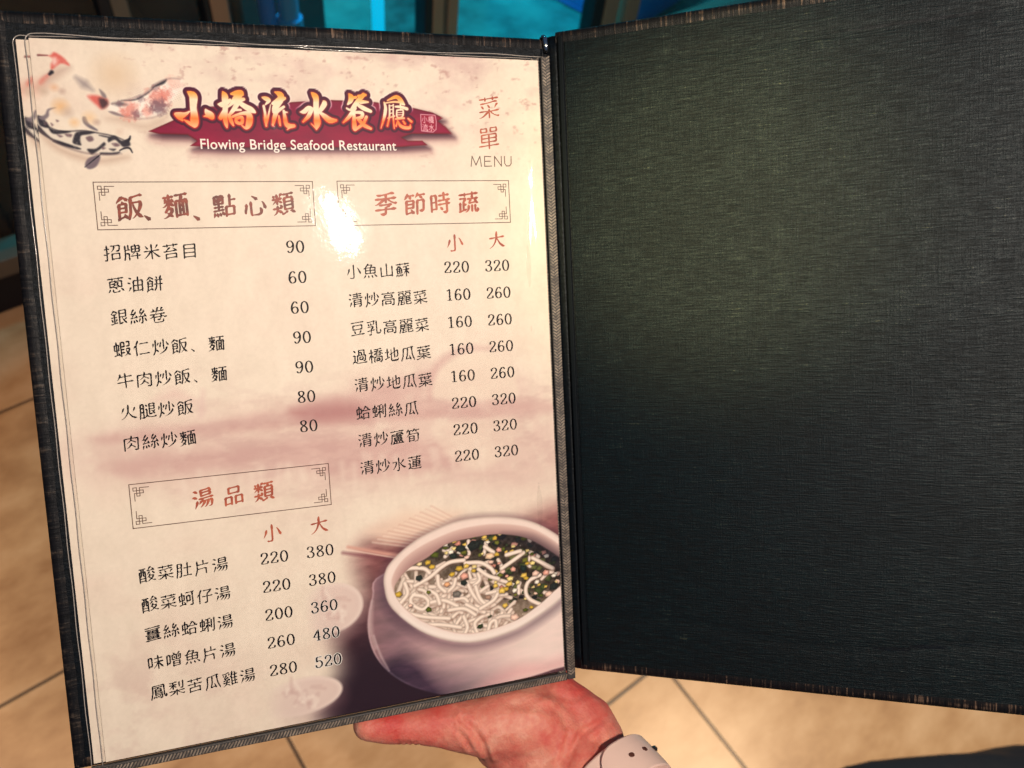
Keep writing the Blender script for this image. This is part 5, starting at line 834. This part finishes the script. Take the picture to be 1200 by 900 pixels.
for P in ([(0, 0), (.035, 1), (.12, .12), (.225, 1), (.25, 0)], [(.33, 0), (.34, 1), (.49, .98)], [(.335, .5), (.47, .52)], [(.33, 0), (.50, .03)], [(.575, 0), (.585, 1), (.745, .03), (.75, 1)], [(.83, 1), (.83, .3), (.87, .04), (.95, .05), (.99, .3), (.995, 1)]):
    k.line([(x0 + a * u, y0 - b * h) for a, b in P], .20)
k.build('menu_word', M_brown_ink, sheet)
def frame(x0, y0, x1, y1):
    k = Ink(); k.line([(x0, y0), (x1, y0), (x1, y1), (x0, y1), (x0, y0)], .17)
    for cx, cy, sx, sy in ((x0, y0, 1, 1), (x1, y0, -1, 1), (x1, y1, -1, -1), (x0, y1, 1, -1)):
        for P in ([(7.4, 1.7), (3.9, 1.7), (3.9, 5.2), (2.7, 5.2), (2.7, 2.8), (5.3, 2.8), (5.3, 4.0), (1.8, 4.0), (1.8, 7.2)], [(1.4, 1.6), (2.75, 1.6), (2.75, 2.9), (1.4, 2.9), (1.4, 1.6)]):
            k.line([(cx + sx * a, cy + sy * b) for a, b in P], .15)
    k.build('heading_frame', M_brown_ink, sheet)
frame(17.5, 54.9, 103.4, 73.8); frame(113.9, 54.8, 192.8, 74.0); frame(19.5, 178.9, 101.4, 197.7)

# ------------------------------------------------------------------ the hand and its watch strap
def skin_mat():
    m = mat('skin', (.50, .15, .10), .55, .28); nt, n, l, b = nodes(m)
    v = mapping(nt, (1, 1, 1)); a = noise(nt, v, 55, 4, .6); c = noise(nt, v, 320, 3, .6)
    f = math_n(nt, 'ADD', math_n(nt, 'MULTIPLY', a, .75), math_n(nt, 'MULTIPLY', c, .25))
    at = n.new('ShaderNodeAttribute'); at.attribute_name = 'red_light_tint'
    f = math_n(nt, 'ADD', f, math_n(nt, 'MULTIPLY', at.outputs['Fac'], -.15))  # red light put into the skin colour, on top of its mottling
    l.new(ramp(nt, f, [(.20, (.55, .065, .055)), (.38, (.60, .14, .105)), (.52, (.65, .22, .155)), (.68, (.74, .36, .26))]), b.inputs['Base Color'])
    b.inputs['Subsurface Weight'].default_value = .25; b.inputs['Subsurface Radius'].default_value = (.006, .002, .001); b.inputs['Subsurface Scale'].default_value = .6
    vo = n.new('ShaderNodeTexVoronoi'); vo.inputs['Scale'].default_value = 900; l.new(v, vo.inputs['Vector'])
    h = math_n(nt, 'ADD', math_n(nt, 'MULTIPLY', c, .8), math_n(nt, 'MULTIPLY', vo.outputs['Distance'], .5)); bump(nt, h, b, .42, .0008); return m
M_skin = skin_mat()
cam_p = Vector((0, 0, 1.5)); view = cam_rot @ Vector((0, 0, -1))
def chain(pts, rad, V, F):
    """overlapping ball sweep along a limb, remeshed into one skin below"""
    for i in range(len(pts) - 1):
        a, b = Vector(pts[i]), Vector(pts[i + 1]); n = max(2, int((b - a).length / (.22 * min(rad[i], rad[i + 1]))))
        for j in range(n + 1):
            t = j / n; c = a.lerp(b, t); r = rad[i] * (1 - t) + rad[i + 1] * t
            for v, f in ((ICO_V, ICO_F),):
                k = len(V); V.extend([tuple(c + q * r) for q in v]); F.extend([tuple(x + k for x in g) for g in f])
bm = bmesh.new(); bmesh.ops.create_icosphere(bm, subdivisions=2, radius=1); bm.verts.ensure_lookup_table()
ICO_V = [v.co.copy() for v in bm.verts]; ICO_F = [tuple(v.index for v in f.verts) for f in bm.faces]; bm.free()
def page_pt(x, y, z): return tuple(MW @ Vector((x, -y, z)) )
HV, HF = [], []
chain([(0.0366,0.0932,1.0847), (0.0451,0.0879,1.0826), (0.0568,0.0813,1.079), (0.0686,0.075,1.0755), (0.0785,0.0682,1.0721)], [.0072, .0084, .0092, .0112, .0135], HV, HF)              # thumb
chain([(0.0779,0.0674,1.0713), (0.0927,0.0605,1.0679), (0.1069,0.0523,1.0659), (0.1141,0.0388,1.0601)], [.0125, .0178, .0200, .0190], HV, HF)                                # ball of the thumb
chain([(0.0892,0.0539,1.0576), (0.0981,0.0403,1.0576), (0.1058,0.0258,1.0589), (0.1067,0.0051,1.0659)], [.0130, .0160, .0175, .0180], HV, HF)
chain([(0.1265,0.0541,1.0671), (0.1297,0.0451,1.064), (0.1317,0.036,1.0627), (0.1311,0.0261,1.0597)], [.0115, .0130, .0140, .0150], HV, HF)                                # heel of the hand
chain([(0.1067,0.0638,1.0619), (0.1179,0.0528,1.062), (0.1228,0.0407,1.0606)], [.0150, .0150, .0160], HV, HF)
chain([(0.1141,0.0388,1.0601), (0.1153,0.0281,1.0563), (0.1158,0.0085,1.0624), (0.1153,-0.0264,1.0736), (0.1128,-0.084,1.0979), (0.106,-0.1273,1.1275)], [.0190, .0195, .0205, .0225, .028, .032], HV, HF)    # wrist and forearm
chain([(0.128,0.0292,1.0597), (0.1286,0.0166,1.0609), (0.1286,0.0013,1.0652), (0.1284,-0.0319,1.0762), (0.1256,-0.0881,1.0999)], [.0140, .0130, .0135, .0165, .024], HV, HF)
FZ = -.0200
for (bx, tx, ty, r) in ((.161, .146, .232, .0084), (.180, .171, .222, .0090), (.198, .194, .226, .0086), (.213, .213, .240, .0074)):              # fingers up behind the folder
    p1_, p2_, p3_, p4_ = page_pt(bx, .312, FZ - .001), page_pt(bx * .6 + tx * .4, .285, FZ - .003), page_pt(bx * .3 + tx * .7, .258, FZ - .002), page_pt(tx, ty, FZ + .003)
    chain([p1_, p2_, p3_, p4_], [r * 1.28, r * 1.1, r, r * .82], HV, HF)
    chain([p1_, (0.114,0.0471,1.0594)], [r * 1.25, .0150], HV, HF)
hand = obj('hand', HV, HF, M_skin)
rm = hand.modifiers.new('remesh', 'REMESH'); rm.mode = 'VOXEL'; rm.voxel_size = .00135
sm = hand.modifiers.new('smooth', 'SMOOTH'); sm.factor = .6; sm.iterations = 7
dg = bpy.context.evaluated_depsgraph_get(); me = bpy.data.meshes.new_from_object(hand.evaluated_get(dg)); hand.modifiers.clear(); hand.data = me; me.name = 'hand'
me.materials.clear(); me.materials.append(M_skin)
co = np.empty(len(me.vertices) * 3); me.vertices.foreach_get('co', co); co = co.reshape(-1, 3); no = np.empty(len(co) * 3); me.vertices.foreach_get('normal', no); no = no.reshape(-1, 3)
vd = np.array(view); facing = np.clip(-(no @ vd), 0, 1)
def crease(P, depth, width):
    global co
    P = spline(P, 6); d = np.full(len(co), 1e9)
    for a, b in zip(P[:-1], P[1:]):
        e = b - a; L = e @ e + 1e-12; t = np.clip((co - a) @ e / L, 0, 1); q = co - a - t[:, None] * e; q = q - (q @ vd)[:, None] * vd; d = np.minimum(d, np.linalg.norm(q, axis=1))
    co = co - no * (facing * depth * (np.exp(-(d / width) ** 2) - .35 * np.exp(-((d - 2.2 * width) / width) ** 2)))[:, None]
# lines of the palm, ball of the thumb, wrist and thumb joint
crease([(0.0771,0.0724,1.081), (0.08,0.0653,1.0787), (0.0801,0.0576,1.0748), (0.0782,0.0499,1.0697)], 0.0018, 0.0013)
crease([(0.0734,0.0734,1.0796), (0.0749,0.0665,1.0768), (0.0747,0.0599,1.0732)], 0.0010, 0.0011)
crease([(0.1019,0.066,1.078), (0.1125,0.0566,1.0785), (0.1196,0.0479,1.0776), (0.1197,0.041,1.074)], 0.0011, 0.0014)
crease([(0.1428,0.0333,1.0695), (0.1325,0.0365,1.0659), (0.1243,0.0381,1.0625), (0.1134,0.0338,1.0546), (0.1045,0.0293,1.0477)], 0.0018, 0.0014)
crease([(0.1228,0.0423,1.0639), (0.1161,0.038,1.0582), (0.1106,0.0358,1.0542), (0.102,0.0334,1.0485)], 0.0016, 0.0013)
crease([(0.136,0.0322,1.0654), (0.1273,0.0315,1.0606), (0.1183,0.0284,1.0543), (0.1116,0.0242,1.0486)], 0.0010, 0.0012)
crease([(0.112,0.0638,1.082), (0.1194,0.0557,1.0817), (0.1255,0.047,1.0802), (0.1334,0.0421,1.0817)], 0.0009, 0.0012)
for k_ in range(4): crease([(0.0492,0.083,1.0784)[:3] if False else (np.array((0.0482,0.0829,1.0778)) + k_ * (np.array((0.0518,0.0794,1.0778)) - np.array((0.0482,0.0829,1.0778))) * .55), np.array((0.0479,0.0794,1.0758)) + k_ * (np.array((0.0518,0.0794,1.0778)) - np.array((0.0482,0.0829,1.0778))) * .55], .0009, .0006)
r_ = np.random.RandomState(2)
co = co + no * ((fbm(co[:, 0] * 90 + co[:, 2] * 60, co[:, 1] * 90 - co[:, 2] * 50, 1, 3) - .5) * .0016)[:, None]
me.vertices.foreach_set('co', co.ravel()); me.polygons.foreach_set('use_smooth', [True] * len(me.polygons)); me.update()
fl_ = np.zeros(len(co))  # red light painted on thumb and palm edge; negative spots paint brighter skin
for p, r, a in (((0.0448,0.0896,1.0858), .010, 1.2), ((0.0499,0.0842,1.0856), .012, .8), ((0.1385,0.0461,1.074), .016, 1.0), ((0.1289,0.0553,1.0739), .016, .8), ((0.1364,0.0345,1.0668), .012, .6), ((0.0773,0.0735,1.0817), .014, .5), ((0.1108,0.0458,1.072), .012, .35), ((0.0679,0.0741,1.0772), .014, .35), ((0.0964,0.0628,1.0735), .012, -.7), ((0.0986,0.0504,1.0681), .010, -.3)):
    fl_ += a * np.exp(-(np.linalg.norm(co - np.array(p), axis=1) / r) ** 2)
at = me.attributes.new('red_light_tint', 'FLOAT', 'POINT'); at.data.foreach_set('value', fl_.astype(np.float32))
tag(hand, 'bare left hand, red light painted into its skin, holding the menu folder from below', 'hand')
# thumb nail, on the side turned away
tn = np.array((0.034,0.0941,1.0764)); td = np.array((0.0431,0.0886,1.0819)) - np.array((0.0348,0.0925,1.0834)); td /= np.linalg.norm(td); up_ = np.cross(vd, td); up_ /= np.linalg.norm(up_)
V, F = [], []
for j in range(7):
    for i in range(9):
        a = math.radians(-50 + 100 * i / 8); q = np.array((0.0379,0.0922,1.0849)) + td * (-.004 + .013 * j / 6 - (.002 * abs(math.sin(a)) if j == 0 else 0)); rr = .0066 + .0010 * j / 6
        V.append(q + (vd * math.cos(a) + up_ * math.sin(a)) * rr)
for j in range(6):
    for i in range(8): F.append((j * 9 + i, j * 9 + i + 1, (j + 1) * 9 + i + 1, (j + 1) * 9 + i))
nl = obj('thumbnail', V, F, mat('nail', (.62, .30, .24), .25, .5), hand, True); q = nl.modifiers.new('t', 'SOLIDIFY'); q.thickness = .0006
# watch strap round the wrist
wc = np.array((0.1189,0.0006,1.0655)); fa = np.array((0.1186,-0.0346,1.0797)) - wc; fa /= np.linalg.norm(fa)
ga = np.array((0.1472,0.0008,1.0802)) - wc; ga -= fa * (ga @ fa); ga /= np.linalg.norm(ga); na = np.cross(ga, fa); na *= -np.sign(na @ vd); na /= np.linalg.norm(na)
M_strap = mat('pale_pink_rubber', (.80, .56, .47), .42, .35); nt, n_, l_, b_ = nodes(M_strap); bump(nt, noise(nt, mapping(nt, (1, 1, 1)), 700, 2), b_, .12, .0004)
strap = empty('watch_strap', 'pale pink perforated rubber watch strap worn round the wrist', 'watch strap', Matrix.Translation(wc))
RX, RZ = .0260, .0208
def sp(a, off, ax): return (ga * math.cos(a) * (RX + off) + na * math.sin(a) * (RZ + off) + fa * ax)
def band(name, a0, a1, w, o0, o1, m, parent, tip=False, n=70):
    V, F = [], []
    prof = [(-1, o0), (-1, o1 - .0005), (-.93, o1), (-.5, o1 + .00015), (0, o1 + .0002), (.5, o1 + .00015), (.93, o1), (1, o1 - .0005), (1, o0)]
    for i in range(n + 1):
        a = a0 + (a1 - a0) * i / n; hw = w / 2
        if tip:
            s_ = (a1 - a) * RX
            if s_ < w / 2: hw = max(.0006, math.sqrt(max(0, (w / 2) ** 2 - (w / 2 - s_) ** 2)))
        for q, o in prof: V.append(sp(a, o, q * hw))
    k = len(prof)
    for i in range(n):
        for j in range(k - 1): F.append((i * k + j, (i + 1) * k + j, (i + 1) * k + j + 1, i * k + j + 1))
        F.append((i * k + k - 1, (i + 1) * k + k - 1, (i + 1) * k, i * k))
    F.append(tuple(range(k))); F.append(tuple(n * k + j for j in range(k))[::-1])
    o = obj(name, V, F, m, parent, False); bm = bmesh.new(); bm.from_mesh(o.data); bmesh.ops.recalc_face_normals(bm, faces=bm.faces); bm.to_mesh(o.data); bm.free(); return o
R_ = math.radians
band('under_band', R_(-185), R_(178), .0225, .0006, .0022, M_strap, strap)
tab = band('band_tab', R_(-40), R_(74), .0205, .0026, .0046, M_strap, strap, True)
M_hole = mat('hole_shade', (.10, .035, .025), .6, .2); M_pin = mat('pin_metal', (.08, .08, .08), .2, .5, .8)
def disc(name, a, ax, r, off, m, parent, r2=None):
    V, F = [], []; c = sp(a, off, ax)
    ta = -ga * math.sin(a) + na * math.cos(a); ta /= np.linalg.norm(ta); nn = np.cross(ta, fa); nn *= np.sign(nn @ c)
    for k in range(16): q = 2 * math.pi * k / 16; V += [c + (ta * math.cos(q) * r + fa * math.sin(q) * r * .8), c + nn * .0003 + (ta * math.cos(q) * r * .86 + fa * math.sin(q) * r * .7), c + nn * .00031 * (r2 or 1) + (ta * math.cos(q) * r * .5 + fa * math.sin(q) * r * .4)]
    for k in range(16): j = (k + 1) % 16; F += [(3 * k, 3 * j, 3 * j + 1, 3 * k + 1), (3 * k + 1, 3 * j + 1, 3 * j + 2, 3 * k + 2)]
    F.append(tuple(3 * k + 2 for k in range(16))); return obj(name, V, F, m, parent, False)
for a in (2, 22, 42): disc('hole_shade_disc', R_(a), 0, .0017, .0047, M_hole, tab)  # dark discs painted for the shade inside the strap holes
disc('pin', R_(2), 0, .0021, .0051, M_pin, strap, 4)

# ------------------------------------------------------------------ dark bag on the floor at the right
M_bag = mat('black_fabric', (.008, .011, .018), .7, .3); nt, n_, l_, b_ = nodes(M_bag); bump(nt, noise(nt, mapping(nt, (1, 1, 1)), 60, 4), b_, .5, .004)
def bag():
    c = (.845, -.465, 0); t = empty('bag', 'slumped black fabric bag lying on the tiles at the lower right', 'bag', Matrix.Translation(c) @ Matrix.Rotation(math.radians(-26), 4, 'Z'))
    V, F = [], []; nu, nv = 48, 24
    for j in range(nv + 1):
        ph = math.pi / 2 * j / nv
        for i in range(nu):
            th = 2 * math.pi * i / nu; cx, sx = math.cos(th), math.sin(th); e = .62; sq = lambda q: math.copysign(abs(q) ** e, q)
            w = 1 + .05 * math.sin(3 * th + 1) + .03 * math.sin(7 * th + 5 * ph)
            V.append((.30 * sq(cx) * math.cos(ph) ** .5 * w, .21 * sq(sx) * math.cos(ph) ** .5 * w, .003 + .075 * math.sin(ph) ** .8 * (1 + .12 * math.sin(2 * th + 2) + .06 * math.sin(5 * th))))
    for j in range(nv):
        for i in range(nu): F.append((j * nu + i, j * nu + (i + 1) % nu, (j + 1) * nu + (i + 1) % nu, (j + 1) * nu + i))
    F.append(tuple(range(nu))[::-1])
    obj('bag_body', V, F, M_bag, t, True)
    V, F = tube_mesh(spline([(-.2, -.06, .070), (-.12, -.10, .084), (0, -.12, .088), (.12, -.10, .084), (.2, -.06, .070)], 6), .009, 10); obj('bag_strap', V, F, M_bag, t, True)
bag()
